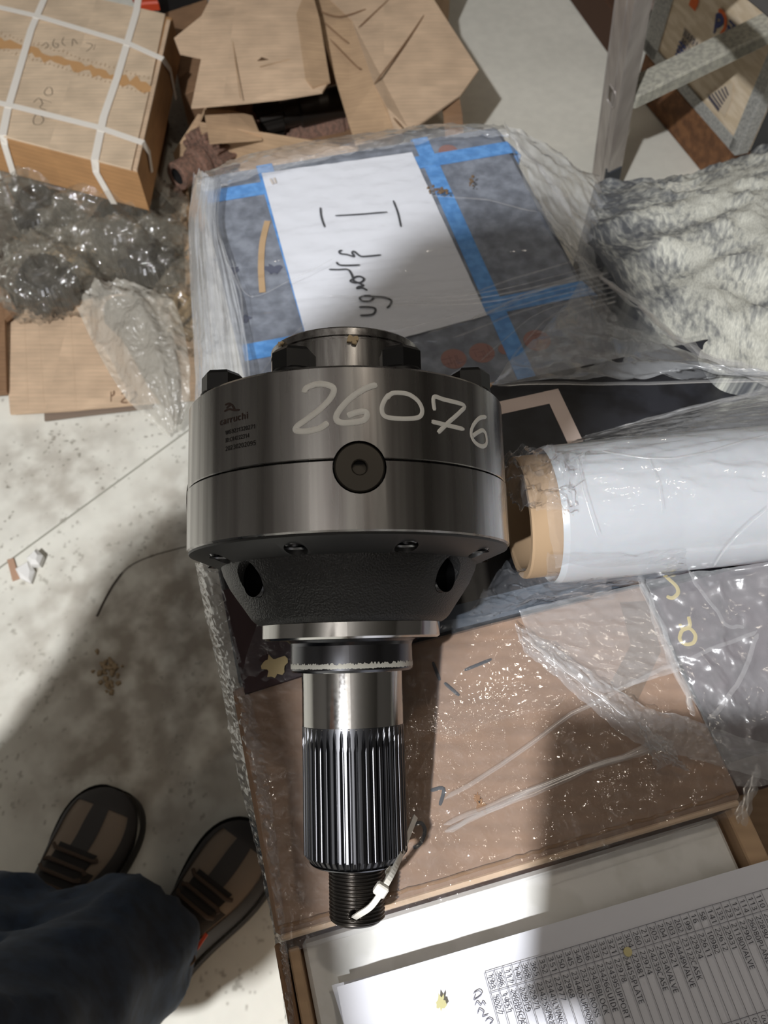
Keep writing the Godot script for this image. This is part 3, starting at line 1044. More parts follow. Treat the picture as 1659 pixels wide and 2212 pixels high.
	for c in [[756, 731, 0.0016], [762, 736, 0.0018], [768, 733, 0.0017], [765, 741, 0.0014], [754, 738, 0.0011], [608, 744, 0.0014], [613, 742, 0.0011]]:
		var h := drum_hit(c[0], c[1], 0.0458)
		var o := on_drum(h.x, h.y, 0.0464)
		var ring := []
		for k in 7:
			var a := TAU * k / 7
			ring.append(o + on_drum(h.x + PI / 2, 0, 1.0) * cos(a) * c[2] * rg.randf_range(0.7, 1.4) + UP * sin(a) * c[2] * rg.randf_range(0.7, 1.4))
		mb.prism(ring, on_drum(h.x, 0, 0.0014), 0.0004)
	var cr := obj("foam_crumbs", mb.mesh(), mat(c8(206, 184, 148), 0.9), t, "pale crumbs stuck on the hub")
	cr.set_meta("kind", "stuff")
	# cable tie through the pin hole
	t = thing("cable_tie", "white nylon cable tie threaded through the shaft end", "cable tie")
	mb = MB.new()
	var path := smooth([Q(766, 1980, 0.4405), Q(776, 1974, 0.433), Q(800, 1958, 0.4265), Q(820, 1932, 0.4225), Q(838, 1902, 0.424), Q(854, 1870, 0.434), Q(868, 1838, 0.449), Q(882, 1800, 0.464), Q(896, 1765, 0.478)], 5)
	mb.strap(path, -FWD, 0.0031, 0.0011)
	obj("strap", mb.mesh(), mat(c8(214, 210, 200), 0.35), t)
	mb = MB.new()
	var hb := Q(823, 1922, 0.4212)
	var hx := (Q(838, 1902, 0.424) - Q(806, 1950, 0.425)).normalized()
	var hz := (-FWD - hx * hx.dot(-FWD)).normalized()
	mb.block(Transform3D(Basis(hx, hz, hx.cross(hz)), hb), Vector3(0.0062, 0.0046, 0.0068), 0.0008)
	obj("tie_head", mb.mesh(), mat(c8(222, 218, 208), 0.35), t)
	mb = MB.new()
	mb.strap(smooth([Q(824, 1922, 0.4215), Q(838, 1893, 0.43), Q(838, 1878, 0.44), Q(848, 1866, 0.446)], 4), -FWD, 0.0028, 0.001)
	obj("tie_tail", mb.mesh(), mat(c8(214, 210, 200), 0.35), t)

func hit(x: float, y: float, o: Vector3, n: Vector3) -> Vector3:      # the pixel's point on a plane
	var d := ray(x, y)
	return EYE + d * ((o - EYE).dot(n) / d.dot(n))
func plate(mb: MB, pts: Array, th: float) -> void:      # any flat-ish outline seen from above, with thickness
	var flat := PackedVector2Array()
	for p in pts:
		flat.append(Vector2(p.x, p.z))
	var ix := Geometry2D.triangulate_polygon(flat)
	var mid := Vector3.ZERO
	for p in pts:
		mid += p / pts.size()
	for k in range(0, ix.size(), 3):
		mb.face([pts[ix[k]], pts[ix[k + 1]], pts[ix[k + 2]]], mid - UP)
		mb.face([pts[ix[k]] - UP * th, pts[ix[k + 1]] - UP * th, pts[ix[k + 2]] - UP * th], mid + UP)
	var ccw := not Geometry2D.is_polygon_clockwise(flat)
	for k in pts.size():
		var a: Vector3 = pts[k]
		var b: Vector3 = pts[(k + 1) % pts.size()]
		if ccw:
			mb.quad(b, a, a - UP * th, b - UP * th)
		else:
			mb.quad(a, b, b - UP * th, a - UP * th)
func strokes(mb: MB, list: Array, place: Callable, nrm: Vector3, w: float, h := 0.0002, n := 4) -> void:
	for s in list:
		var pts := []
		for q in s:
			pts.append(place.call(q[0], q[1]))
		mb.ribbon(smooth(pts, n) if pts.size() > 2 else pts, nrm, w, h)

func crate() -> void:
	var t := thing("plywood_crate", "pale plywood crate with blue and orange print and grey metal edging, behind the ladder", "crate")
	var l := P(1410, 128, 0.1)
	var r := P(1590, 335, 0.1)
	var x := (r - l).normalized()
	var n := UP.cross(x) * -1.0            # away from the viewer
	if n.z > 0:
		n = -n
	l -= x * 0.05
	var w := l.distance_to(r)
	var hh := 0.5
	var dp := 0.42
	var ply := tri_map(mat(Color.WHITE, 0.7), Vector3(2.4, 9, 2.4))
	ply.albedo_texture = ntex(noise(101, 0.02), c8(206, 187, 158), c8(228, 212, 188), 0.3, 0.7)
	var c := (l + r) / 2 + n * dp / 2 + UP * hh / 2
	var b := Basis(x, UP, x.cross(UP))
	var mb := MB.new()
	mb.block(Transform3D(b, c), Vector3(w - 0.004, hh, dp - 0.004), 0.003)
	obj("plywood_panels", mb.mesh(), ply, t)
	# pressed metal edging on the near faces
	var f := -n
	for e in [[l + f * 0.001 + UP * 0.012, x, w, UP, 0.028], [r - x * 0.013 + f * 0.001 + UP * hh / 2, UP, hh, x, 0.028], [l + x * 0.03 + f * 0.001 + UP * hh / 2, UP, hh, x, 0.062], [l + f * 0.001 + UP * (hh - 0.012), x, w, UP, 0.028]]:
		mb = MB.new()
		var o: Vector3 = e[0]
		if e[1] == x:
			o += x * w / 2
		mb.block(Transform3D(Basis(e[1], e[3], (e[1] as Vector3).cross(e[3])), o), Vector3(e[2], e[4], 0.003), 0.001)
		obj("metal_edge", mb.mesh(), M.galv, t, "dusty grey metal edge strip")
	for e in [[0.014, 0.028, 0.0], [dp - 0.014, 0.028, 0.0]]:
		mb = MB.new()
		mb.block(Transform3D(Basis(n, UP, n.cross(UP)), r + x * 0.001 + n * e[0] + UP * hh / 2), Vector3(e[1], hh, 0.003), 0.001)
		obj("metal_edge", mb.mesh(), M.galv, t, "dusty grey metal edge strip")
	mb = MB.new()
	mb.block(Transform3D(Basis(n, UP, n.cross(UP)), r + x * 0.0005 + n * 0.055 + UP * hh / 2), Vector3(0.045, hh, 0.002), 0.0005)
	obj("tape_band", mb.mesh(), mat(c8(46, 48, 52), 0.45), t, "dark band down the side panel")
	# wooden bearers under it
	var wood := tri_map(mat(Color.WHITE, 0.8), Vector3(4, 4, 4))
	wood.albedo_texture = ntex(noise(102, 0.03), c8(96, 64, 40), c8(128, 88, 56), 0.3, 0.7)
	for k in 3:
		mb = MB.new()
		mb.block(Transform3D(b, (l + r) / 2 - UP * 0.05 + n * (0.028 + k * 0.17)), Vector3(w - 0.03, 0.098, 0.06), 0.004)
		obj("bearer", mb.mesh(), wood, t, "rough brown wooden bearer")
	# printing on the near face
	var o := l + f * 0.0006
	var at := func(px: float, py: float) -> Vector3: return hit(px, py, o, n)
	var blue := mat(c8(66, 72, 116), 0.8)
	var grey := mat(c8(78, 74, 84), 0.8)
	var orange := mat(c8(216, 104, 48), 0.8)
	mb = MB.new()
	for ln in [["WARRANTY", 1476, 68, 1524, 121, 0.024], ["REDUCER", 1471, 88, 1509, 132, 0.024]]:
		var p0: Vector3 = at.call(ln[1], ln[2])
		var p1: Vector3 = at.call(ln[3], ln[4])
		var dx := (p1 - p0)
		text(mb, ln[0], func(u: float, v: float) -> Vector3: return p0 + dx * u + UP * v * ln[5], true)
	obj("printed_words", mb.mesh(), grey, t, "grey stencilled words")
	for g in [[1470, 112, 0.03], [1487, 134, 0.03], [1578, 72, 0.034], [1590, 84, 0.034], [1602, 96, 0.034]]:
		mb = MB.new()
		var q: Vector3 = at.call(g[0], g[1])
		var s: float = g[2] / 2
		for k in 4:
			mb.ribbon([q - x * s + UP * (s - k * s * 0.62), q + x * s * 0.8 + UP * (s - k * s * 0.62)], f, 0.0045, 0.0002, 1.0)
		mb.ribbon([q - UP * s, q + UP * s], f, 0.0045, 0.0002, 1.0)
		mb.ribbon([q - x * s * 0.7 - UP * s, q - x * s * 0.7 + UP * s * 0.6], f, 0.004, 0.0002, 1.0)
		obj("printed_character", mb.mesh(), blue, t, "blue printed block character")
	mb = MB.new()
	strokes(mb, [[[1543, 72], [1549, 30]], [[1546, 36], [1556, 34], [1560, 46], [1552, 54], [1544, 52]]], at, f, 0.011, 0.0003)
	obj("emblem", mb.mesh(), blue, t, "blue letter of the emblem")
	mb = MB.new()
	strokes(mb, [[[1552, 23], [1560, 26], [1567, 40], [1566, 58], [1560, 70], [1556, 74]]], at, f, 0.008, 0.0003)
	strokes(mb, [[[1490, 4], [1504, 18]], [[1495, -4], [1508, 8]]], at, f, 0.022, 0.0003)
	obj("emblem_arc", mb.mesh(), orange, t, "orange arc of the emblem")
	mb = MB.new()
	strokes(mb, [[[1488, 212], [1498, 214], [1500, 226], [1492, 228], [1503, 230], [1508, 242], [1500, 248]], [[1484, 224], [1489, 240], [1497, 250]]], at, f, 0.005, 0.0003)
	obj("stamp", mb.mesh(), grey, t, "grey stamped figure")
	mb = MB.new()
	var lab := [at.call(1524, 204), at.call(1584, 178), at.call(1580, 218), at.call(1566, 252)]
	mb.prism(lab, f * 0.0005)
	var lb := obj("label_sheet", mb.mesh(), mat(c8(206, 190, 166), 0.8), t, "pale pasted label with black lines")
	mb = MB.new()
	for k in 6:
		var a: Vector3 = at.call(1531 + k * 7.0, 207 - k * 4.0) + f * 0.0007
		var e: Vector3 = at.call(1560 + k * 3.2, 246 - k * 7.0) + f * 0.0007
		mb.ribbon([a, a.lerp(e, 0.8)], f, 0.008 if k == 0 else 0.0045, 0.0002, 1.0)
	obj("label_lines", mb.mesh(), grey, lb)
	# another crate behind the ladder
	t = thing("grey_crate", "film-covered pinkish crate on a dark wooden beam, left behind the ladder", "crate")
	var q0 := P(1228, 0, 0.0) + UP * 0.1
	var q1 := P(1315, 122, 0.0) + UP * 0.1
	var x2 := (q1 - q0).normalized()
	q0 -= x2 * 0.25
	var n2 := UP.cross(x2)
	if n2.z > 0:
		n2 = -n2
	var w2 := q0.distance_to(q1) + 0.02
	mb = MB.new()
	mb.block(Transform3D(Basis(x2, UP, x2.cross(UP)), (q0 + q1) / 2 + n2 * 0.18 + UP * 0.165), Vector3(w2, 0.33, 0.3), 0.01)
	var pk := tri_map(mat(Color.WHITE, 0.5), Vector3(5, 5, 5))
	pk.albedo_texture = ntex(noise(103, 0.03), c8(120, 106, 100), c8(176, 160, 150), 0.3, 0.7)
	obj("crate_body", mb.mesh(), pk, t)
	mb = MB.new()
	mb.block(Transform3D(Basis(x2, UP, x2.cross(UP)), (q0 + q1) / 2 + n2 * 0.036 - UP * 0.051), Vector3(w2, 0.098, 0.07), 0.004)
	mb.block(Transform3D(Basis(x2, UP, x2.cross(UP)), (q0 + q1) / 2 + n2 * 0.26 - UP * 0.051), Vector3(w2, 0.098, 0.07), 0.004)
	obj("beam", mb.mesh(), tri_map(mat(c8(70, 46, 30), 0.85), Vector3.ONE), t, "dark wooden beam")
	# the dark lumber lying across the crate's top in the corner of the picture
	t = thing("dark_beam", "dark grey beam end crossing the upper right corner above the crate", "beam")
	mb = MB.new()
	var d0 := P(1580, -30, 0.615)
	var d1 := P(1690, 62, 0.615)
	var xd := (d1 - d0).normalized()
	mb.block(Transform3D(Basis(xd, UP, xd.cross(UP)), (d0 + d1) / 2 + n * 0.02 + UP * 0.015), Vector3(0.5, 0.028, 0.05), 0.003)
	obj("beam_body", mb.mesh(), mat(c8(78, 76, 74), 0.7), t)

func ladder() -> void:
	var t := thing("step_ladder", "dusty aluminium step ladder leaning by the plywood crate", "ladder")
	var foot := P(1305, 432, 0.0)
	var r := Vector3(-0.086, 0.5, 0.142).normalized()
	var s := Vector3(0.918, 0, -0.398)
	s = (s - r * s.dot(r)).normalized()
	var f := r.cross(s)
	if f.z < 0:
		f = -f
	var width := 0.42
	var hole_y := 0.0
	for side in 2:
		var base := foot + s * (side * width) + UP * 0.015
		var mb := MB.new()
		# the outer web with an oval slot, two flanges and lips
		var len := 1.5
		var web := base - f * 0.031
		var slot := hit(1322, 216, foot, s) if side == 0 else Vector3.ZERO
		var sy := (slot - web).dot(r) if side == 0 else -1.0
		var cs := [-0.031, -0.0135, 0.0135, 0.031]
		var ys := [0.0, len] if side else [0.0, sy - 0.021, sy + 0.021, len]
		for j in ys.size() - 1:
			for i in 3:
				if side == 0 and j == 1 and i == 1:
					continue
				var y0: float = ys[j]
				var y1: float = ys[j + 1]
				var ca: float = cs[i]
				var cb: float = cs[i + 1]
				mb.block(Transform3D(Basis(f, r, f.cross(r)), web + f * (ca + cb) / 2 + r * (y0 + y1) / 2), Vector3(cb - ca + 0.0004, y1 - y0 + 0.0004, 0.002), 0.0002)
		obj("rail_web", mb.mesh(), M.alu, t)
		mb = MB.new()
		var g := 1.0 if side == 0 else -1.0
		for e in [0.0305, -0.0305]:
			mb.block(Transform3D(Basis(f, r, f.cross(r)), web + f * e + s * g * 0.015 + r * len / 2), Vector3(0.0022, len, 0.03), 0.0004)
		obj("rail_flange", mb.mesh(), M.alu, t)
		mb = MB.new()
		for e in [0.0285, -0.0285, 0.006]:
			mb.tube([web + f * e - s * g * 0.001, web + f * e - s * g * 0.001 + r * len], 0.0018, 6)
		obj("rail_ridge", mb.mesh(), M.alu, t)
		if side == 0:
			mb = MB.new()
			var ring := []
			for k in 25:
				var a := TAU * k / 24.0
				var cx := signf(cos(a)) * pow(absf(cos(a)), 0.4)
				var cy := signf(sin(a)) * pow(absf(sin(a)), 0.4)
				ring.append(web + r * sy + f * cx * 0.014 + r * cy * 0.0215 - s * 0.001)
			mb.tube(ring, 0.0022, 6, false)
			obj("slot_rim", mb.mesh(), M.alu, t, "pressed rim of the rail slot")
		mb = MB.new()
		mb.block(Transform3D(Basis(f, r, f.cross(r)), base - f * 0.006 + s * g * 0.014 + r * 0.03), Vector3(0.018, 0.1, 0.034), 0.004)
		obj("rubber_foot", mb.mesh(), mat(c8(52, 56, 62), 0.7), t, "dark rubber foot")
	var back := Vector3(-0.398, 0, -0.918)
	for k in 4:
		var y := 0.262 + k * 0.26
		var p := foot + r * (y / r.y) + s * width / 2
		var mb := MB.new()
		mb.block(Transform3D(Basis(s, UP, s.cross(UP)), p + s * 0.012 + back * 0.028), Vector3(width - 0.05, 0.03, 0.056), 0.003)
		for j in 5:
			mb.tube([p + s * (width / 2 - 0.014) - back * 0.0002 + UP * (0.01 - j * 0.005), p - s * (width / 2 - 0.038) - back * 0.0002 + UP * (0.01 - j * 0.005)], 0.0012, 5)
		obj("step", mb.mesh(), M.alu_dusty, t, "ribbed step under pale dust")

func strapped_carton() -> void:
	var top := 0.25
	var t := thing("strapped_carton", "tan carton bound with white plastic straps, upper left of the heap", "carton")
	var c := [P(297, 372, top), P(372, 36, top), P(-60, -62, top), P(-110, 266, top)]
	var low := []
	for p in c:
		low.append(p - UP * 0.085)
	var mb := MB.new()
	mb.prism(low, UP * 0.0835, 0.002)
	obj("carton_body", mb.mesh(), M.card_kraft, t)
	var mid: Vector3 = (c[0] + c[1] + c[2] + c[3]) / 4.0
	var ex: Vector3 = (c[0] - c[3]).normalized()
	var ey: Vector3 = (c[1] - c[0]).normalized()
	# the lid's two flaps over the body
	mb = MB.new()
	var lid := tri_map(mat(c8(224, 202, 175), 0.85), Vector3(3.2, 3.2, 3.2))
	lid.albedo_texture = M.card.albedo_texture
	var seam0 := P(-80, 70, top)
	var seam1 := P(336, 197, top)
	mb.prism([c[0] - ex * 0.012, seam1 - ex * 0.012, seam0, c[3]], UP * 0.003, 0.001)
	obj("lid_flap", mb.mesh(), lid, t)
	mb = MB.new()
	mb.prism([seam1 - ex * 0.012 + ey * 0.002, c[1] - ex * 0.016, c[2], seam0 + ey * 0.002], UP * 0.003, 0.001)
	obj("lid_flap", mb.mesh(), lid, t)
	mb = MB.new()
	mb.prism([c[0] - ex * 0.009, c[0], c[1] - ey * 0.02, c[1] - ey * 0.02 - ex * 0.009], UP * 0.0045, 0.001)
	obj("flap_edge", mb.mesh(), M.card_light, t)
	# torn tape along the seam
	mb = MB.new()
	var rows := []
	var n := noise(111, 1.0)
	for e in 2:
		var row := []
		for i in 41:
			var p := seam0.lerp(seam1, i / 40.0)
			var wd := maxf(0.012 + 0.026 * n.get_noise_1d(i * 3.0 + e * 300.0), 0.001)
			row.append(p + ey * (wd if e else -wd) + UP * 0.0036)
		rows.append(row)
	mb.grid(rows, 1)
	obj("torn_tape", mb.mesh(), tri_map(mat(c8(196, 152, 104), 0.7), Vector3.ONE), t, "torn brown tape along the seam")
	mb = MB.new()
	for e in 2:
		for i in 46:
			var p := seam0.lerp(seam1, i / 46.0 + 0.004 * n.get_noise_1d(i * 9.0)) + ey * ((0.024 if e else -0.026) + 0.01 * n.get_noise_1d(i * 7.0 + e * 90)) + UP * 0.0036
			mb.ribbon([p, p + ey * (0.008 + 0.008 * n.get_noise_1d(i * 3.0)) + ex * 0.001], UP, 0.003, 0.0004, 0.3)
	obj("frayed_paper", mb.mesh(), mat(c8(168, 134, 98), 0.9), t, "frayed paper fibres").set_meta("kind", "stuff")
	# straps
	var white := mat(c8(236, 230, 220), 0.4)
	var fn := ex.cross(UP)
	var front_n := ey * -1.0
	front_n = (UP.cross(ex)).normalized()
	if front_n.z < 0:
		front_n = -front_n
	var side_n := UP.cross(ey).normalized()
	if side_n.x < 0:
		side_n = -side_n
	var ya := top + 0.0045
	for sp in [[[[112, -40], [68, 63], [17, 236], [6, 292]], [[10, 312], [30, 378]]], [[[304, -40], [295, 25], [253, 169], [224, 253], [205, 345]], [[208, 372], [247, 440]]]]:
		mb = MB.new()
		var pts := PL(sp[0], ya)
		var ns := []
		for p in pts:
			ns.append(UP)
		for q in sp[1]:
			pts.append(hit(q[0], q[1], c[0] + front_n * 0.002, front_n))
			ns.append(front_n)
		mb.strap(pts, ns, 0.0145, 0.0012)
		obj("plastic_strap", mb.mesh(), white, t, "white plastic strap")
	ya = top + 0.006
	for sp in [[[[-20, 12], [76, 34], [274, 93], [352, 128]], [[368, 152], [380, 214]]], [[[-20, 219], [34, 231], [211, 275], [309, 309]], [[322, 330], [328, 372]]]]:
		mb = MB.new()
		var pts := PL(sp[0], ya)
		var ns := []
		for p in pts:
			ns.append(UP)
		for q in sp[1]:
			pts.append(hit(q[0], q[1], c[0] + side_n * 0.003, side_n))
			ns.append(side_n)
		mb.strap(pts, ns, 0.0135, 0.0012)
		obj("plastic_strap", mb.mesh(), white, t, "white plastic strap")
	# pen writing
	mb = MB.new()
	var at := func(px: float, py: float) -> Vector3: return P(px, py, top + 0.0032)
	strokes(mb, [[[106, 188], [112, 192], [112, 204], [100, 206], [96, 198], [104, 188]], [[88, 214], [112, 222]], [[72, 222], [84, 212], [92, 224], [86, 232], [100, 238]], [[72, 258], [80, 246], [94, 256], [88, 268], [74, 268], [72, 258]],
		[[92, 98], [100, 92], [104, 100], [96, 106]], [[118, 84], [114, 96], [122, 104], [126, 96], [118, 94]], [[138, 80], [134, 92], [142, 100]], [[156, 100], [158, 84], [168, 96]], [[186, 92], [200, 98], [186, 112]], [[206, 96], [202, 108]]], at, UP, 0.0016)
	obj("pen_writing", mb.mesh(), mat(c8(96, 84, 72), 0.8), t, "faint pen figures")
	t = thing("support_carton", "shaded brown carton hidden under the strapped carton", "carton")
	mb = MB.new()
	var inn := []
	for p in c:
		inn.append(Vector3(p.x, 0, p.z).lerp(Vector3(mid.x, 0, mid.z), 0.2) + Vector3(-0.02, 0, -0.03))
	mb.prism(inn, UP * 0.163)
	obj("carton_body", mb.mesh(), M.card_dark, t)

func open_carton() -> void:
	var t := thing("open_carton", "torn-open brown carton with one wide flap folded out to the right", "carton")
	var y := 0.2
	var c := [P(430, 262, y), P(772, 318, y), P(975, -80, y), P(600, -140, y)]
	var mid: Vector3 = (c[0] + c[1] + c[2] + c[3]) / 4.0
	for k in 4:
		var a: Vector3 = c[k]
		var b: Vector3 = c[(k + 1) % 4]
		var x := (b - a).normalized()
		var n := x.cross(UP)
		if n.dot(mid - a) > 0:
			n = -n
		var mb := MB.new()
		mb.block(Transform3D(Basis(x, UP, x.cross(UP)), (a + b) / 2 - UP * y / 2), Vector3(a.distance_to(b), y - 0.004, 0.005), 0.001)
		obj("wall_panel", mb.mesh(), M.card, t)
	var mb := MB.new()
	mb.prism([Vector3(c[0].x, 0.004, c[0].z), Vector3(c[1].x, 0.004, c[1].z), Vector3(c[2].x, 0.004, c[2].z), Vector3(c[3].x, 0.004, c[3].z)], UP * 0.08)
	obj("packing_board", mb.mesh(), M.card_dark, t)
	# right flap, creased along its fold
	mb = MB.new()
	plate(mb, [P(672, -40, 0.235), P(760, 44, 0.242), P(808, 182, 0.242), P(836, 232, 0.238), P(854, 288, 0.225), P(768, 312, 0.215), P(752, 262, 0.222), P(712, 128, 0.235), P(690, 60, 0.24)], 0.004)
	obj("flap_strip", mb.mesh(), M.card, t)
	mb = MB.new()
	plate(mb, [P(672, -40, 0.236), P(930, -60, 0.25), P(938, 0, 0.25), P(1034, 150, 0.235), P(996, 204, 0.232), P(906, 268, 0.228), P(882, 277, 0.226), P(854, 288, 0.226), P(836, 232, 0.239), P(808, 182, 0.243), P(760, 44, 0.243)], 0.004)
	obj("wide_flap", mb.mesh(), M.card_light, t)
	mb = MB.new()
	for q in [[[700, 48], [738, 82], [752, 92]], [[712, 84], [766, 140], [780, 148]], [[690, 24], [734, 36], [790, 20]], [[808, 182], [870, 100], [925, 20]], [[774, 60], [850, -10]], [[850, 254], [868, 276]]]:
		mb.ribbon(smooth(PL(q, 0.2455), 4), UP, 0.004, 0.0012, 0.2)
	obj("creases", mb.mesh(), M.card_dark, t, "bent creases in the board")
	mb = MB.new()
	plate(mb, [P(440, 236, 0.205), P(500, 238, 0.2), P(545, 250, 0.19), P(566, 300, 0.19), P(452, 308, 0.205)], 0.004)
	obj("inner_flap", mb.mesh(), M.card, t)
	mb = MB.new()
	mb.strap([P(972, 214, 0.222), P(978, 250, 0.21), P(982, 300, 0.18)], UP, 0.038, 0.002)
	obj("tape_tail", mb.mesh(), M.card_dark, t, "hanging tail of brown tape")
	# the loose board over the carton
	t = thing("torn_board", "loose tan cardboard sheet with a torn hole, beside the strapped carton", "cardboard")
	mb = MB.new()
	plate(mb, [P(376, 82, 0.27), P(435, 34, 0.275), P(468, -30, 0.28), P(668, -40, 0.275), P(640, 30, 0.277), P(660, 172, 0.268), P(712, 172, 0.264), P(696, 198, 0.262), P(610, 212, 0.26), P(527, 221, 0.258), P(413, 231, 0.256), P(435, 124, 0.264), P(388, 114, 0.268)], 0.004)
	obj("board_sheet", mb.mesh(), M.card_light, t)
	mb = MB.new()
	plate(mb, [P(668, -40, 0.2755), P(690, 40, 0.272), P(713, 176, 0.266), P(676, 188, 0.268), P(660, 172, 0.2685), P(640, 30, 0.2775)], 0.004)
	obj("shaded_edge", mb.mesh(), M.card, t)  # darker board paints the shading along the crease
	mb = MB.new()
	blot(mb, P(574, 118, 0.2685), 0.019, 33, 0.0005, 0.7)
	mb.prism([P(556, 132, 0.269), P(572, 118, 0.269), P(612, 74, 0.269), P(596, 120, 0.269), P(580, 130, 0.269)], UP * 0.0008)
	obj("torn_hole", mb.mesh(), mat(c8(92, 66, 42), 0.9), t, "dark torn hole")
	mb = MB.new()
	strokes(mb, [[[500, 70], [520, 214]], [[470, 44], [560, 24], [624, 22]], [[560, 144], [628, 128]]], func(px: float, py: float) -> Vector3: return P(px, py, 0.2705), UP, 0.0035, 0.0008)
	obj("creases", mb.mesh(), M.card, t)
	# a dark splined shaft inside the carton
	t = thing("splined_shaft", "dark oily splined shaft end lying inside the open carton", "shaft")
	var a := P(556, 262, 0.13)
	var b := P(790, 205, 0.13)
	var d := (b - a).normalized()
	t.transform = Transform3D(Basis(UP.cross(d).normalized(), d, UP.cross(d).normalized().cross(d)), a)
	mb = MB.new()
	var rows := []
	for e in [[0.0, 0.92], [0.002, 1.0], [0.05, 1.0], [0.055, 0.8]]:
		var row := []
		for i in 49:
			row.append(Vector3(sin(TAU * i / 48) , 0, cos(TAU * i / 48)) * (0.038 if i % 6 < 3 else 0.031) * e[1] + UP * e[0])
		rows.append(row)
	mb.grid(rows, -1)
	mb.lathe(Transform3D(), [[0.0, 0.001], [0.03, 0.001]], 24)
	obj("splines", mb.mesh(), M.old_steel, t)
	mb = MB.new()
	mb.lathe(Transform3D(), [[0.028, 0.05], [0.028, 0.09], [0.034, 0.094], [0.034, 0.2], [0.026, 0.21], [0.026, 0.26], [0.0, 0.26]], 32)
	obj("shaft_body", mb.mesh(), M.old_steel, t)

func rusty_parts() -> void:
	var t := thing("rusty_gear_shaft", "rusty hollow gear shaft with worn teeth, pointing at the blue carton's far corner", "machine part")
	var a := P(381, 382, 0.13)
	var b := P(560, 283, 0.1)
	var d := (b - a).normalized()
	var zz := UP.cross(d).normalized().cross(d)
	t.transform = Transform3D(Basis(UP.cross(d).normalized(), d, zz), a)
	var mb := MB.new()
	mb.lathe(Transform3D(), [[0.0, 0.03], [0.0165, 0.03], [0.0165, 0.002], [0.018, 0.0], [0.0265, 0.0], [0.028, 0.002], [0.028, 0.05], [0.036, 0.054], [0.036, 0.07], [0.03, 0.072], [0.03, 0.2], [0.038, 0.205], [0.04, 0.25], [0.0, 0.25]], 40)
	obj("hollow_shaft", mb.mesh(), M.rust, t)
	mb = MB.new()
	mb.lathe(Transform3D(), [[0.0, 0.02], [0.0163, 0.02], [0.0163, 0.0025]], 28)
	obj("bore", mb.mesh(), M.bore_shade, t, "hollow bore lined black for its shade")  # lining coloured black for the shade inside
	for gsp in [[0.075, 0.125, 0.062, 18], [0.135, 0.17, 0.05, 14]]:
		mb = MB.new()
		var rows := []
		for e in [[gsp[0], 0.8], [gsp[0] + 0.003, 1.0], [gsp[1] - 0.003, 1.0], [gsp[1], 0.8]]:
			var row := []
			var teeth: int = gsp[3]
			for i in teeth * 4 + 1:
				var rr: float = gsp[2] * (1.0 if i % 4 in [1, 2] else 0.82) * e[1]
				row.append(Vector3(sin(TAU * i / (teeth * 4)) * rr, e[0], cos(TAU * i / (teeth * 4)) * rr))
			rows.append(row)
		mb.grid(rows, -1)
		mb.lathe(Transform3D(), [[0.02, gsp[0] + 0.0005], [gsp[2] * 0.78, gsp[0] + 0.0005]], 32)
		mb.lathe(Transform3D(), [[gsp[2] * 0.78, gsp[1] - 0.0005], [0.02, gsp[1] - 0.0005]], 32)
		obj("gear_ring", mb.mesh(), M.rust, t, "worn rusty gear teeth")
	t = thing("rusty_shaft", "long rusty round shaft lying behind the blue carton's far edge", "shaft")
	a = P(548, 312, 0.07)
	b = P(800, 262, 0.07)
	d = (b - a).normalized()
	t.transform = Transform3D(Basis(UP.cross(d).normalized(), d, UP.cross(d).normalized().cross(d)), a)
	mb = MB.new()
	mb.lathe(Transform3D(), [[0.0, 0.0], [0.03, 0.0], [0.034, 0.004], [0.034, 0.1], [0.041, 0.104], [0.041, 0.2], [0.036, 0.206], [0.036, 0.34], [0.0, 0.34]], 36)
	obj("shaft_body", mb.mesh(), M.rust, t)
	t = thing("brown_sidewall", "upright brown board with a blue tape scrap, left of the rusty shaft", "cardboard")
	mb = MB.new()
	plate(mb, [P(428, 246, 0.19), P(446, 250, 0.19), P(450, 318, 0.12), P(378, 352, 0.1), P(374, 330, 0.1)], 0.005)
	obj("board_sheet", mb.mesh(), M.card, t)
	mb = MB.new()
	blot(mb, P(428, 290, 0.153), 0.008, 5, 0.001, 1.0)
	obj("tape_scrap", mb.mesh(), mat(c8(52, 110, 170), 0.6), t, "scrap of blue tape")
	t = thing("edge_strip", "tall narrow strip of tan board along the stack's left side", "cardboard")
	mb = MB.new()
	plate(mb, [P(386, 402, 0.05), P(404, 396, 0.06), P(424, 560, 0.06), P(424, 700, 0.05), P(404, 690, 0.05), P(398, 540, 0.05)], 0.004)
	obj("board_sheet", mb.mesh(), M.card, t)
	# dark junk at the top edge
	t = thing("orange_lid", "bright orange-red plastic lid at the top edge of the heap", "lid")
	mb = MB.new()
	mb.prism([P(286, 2, 0.1), P(300, 26, 0.1), P(346, 22, 0.1), P(338, -30, 0.1), P(296, -30, 0.1)], UP * 0.02, 0.004)
	obj("lid_body", mb.mesh(), mat(c8(196, 72, 40), 0.5), t)
	t = thing("black_tray", "black plastic tray in the gap above the torn board", "tray")
	mb = MB.new()
	mb.prism([P(340, 30, 0.03), P(382, 120, 0.03), P(470, 60, 0.03), P(470, -40, 0.03), P(345, -50, 0.03)], UP * 0.03, 0.005)
	obj("tray_body", mb.mesh(), mat(c8(26, 24, 24), 0.55), t)
	mb = MB.new()
	mb.strap(PL([[430, 34], [448, 6], [462, -30]], 0.066), UP, 0.012, 0.003)
	obj("tray_rib", mb.mesh(), mat(c8(150, 146, 140), 0.6), t)
	t = thing("shaded_side_block", "dark brown block standing in for a shaded carton side between the strapped carton and the torn board", "carton")
	mb = MB.new()
	mb.prism([P(385, 150, 0.0), P(420, 330, 0.0), P(478, 300, 0.0), P(470, 120, 0.0)], UP * 0.14, 0.002)  # its darker brown stands in for the shaded side of the carton
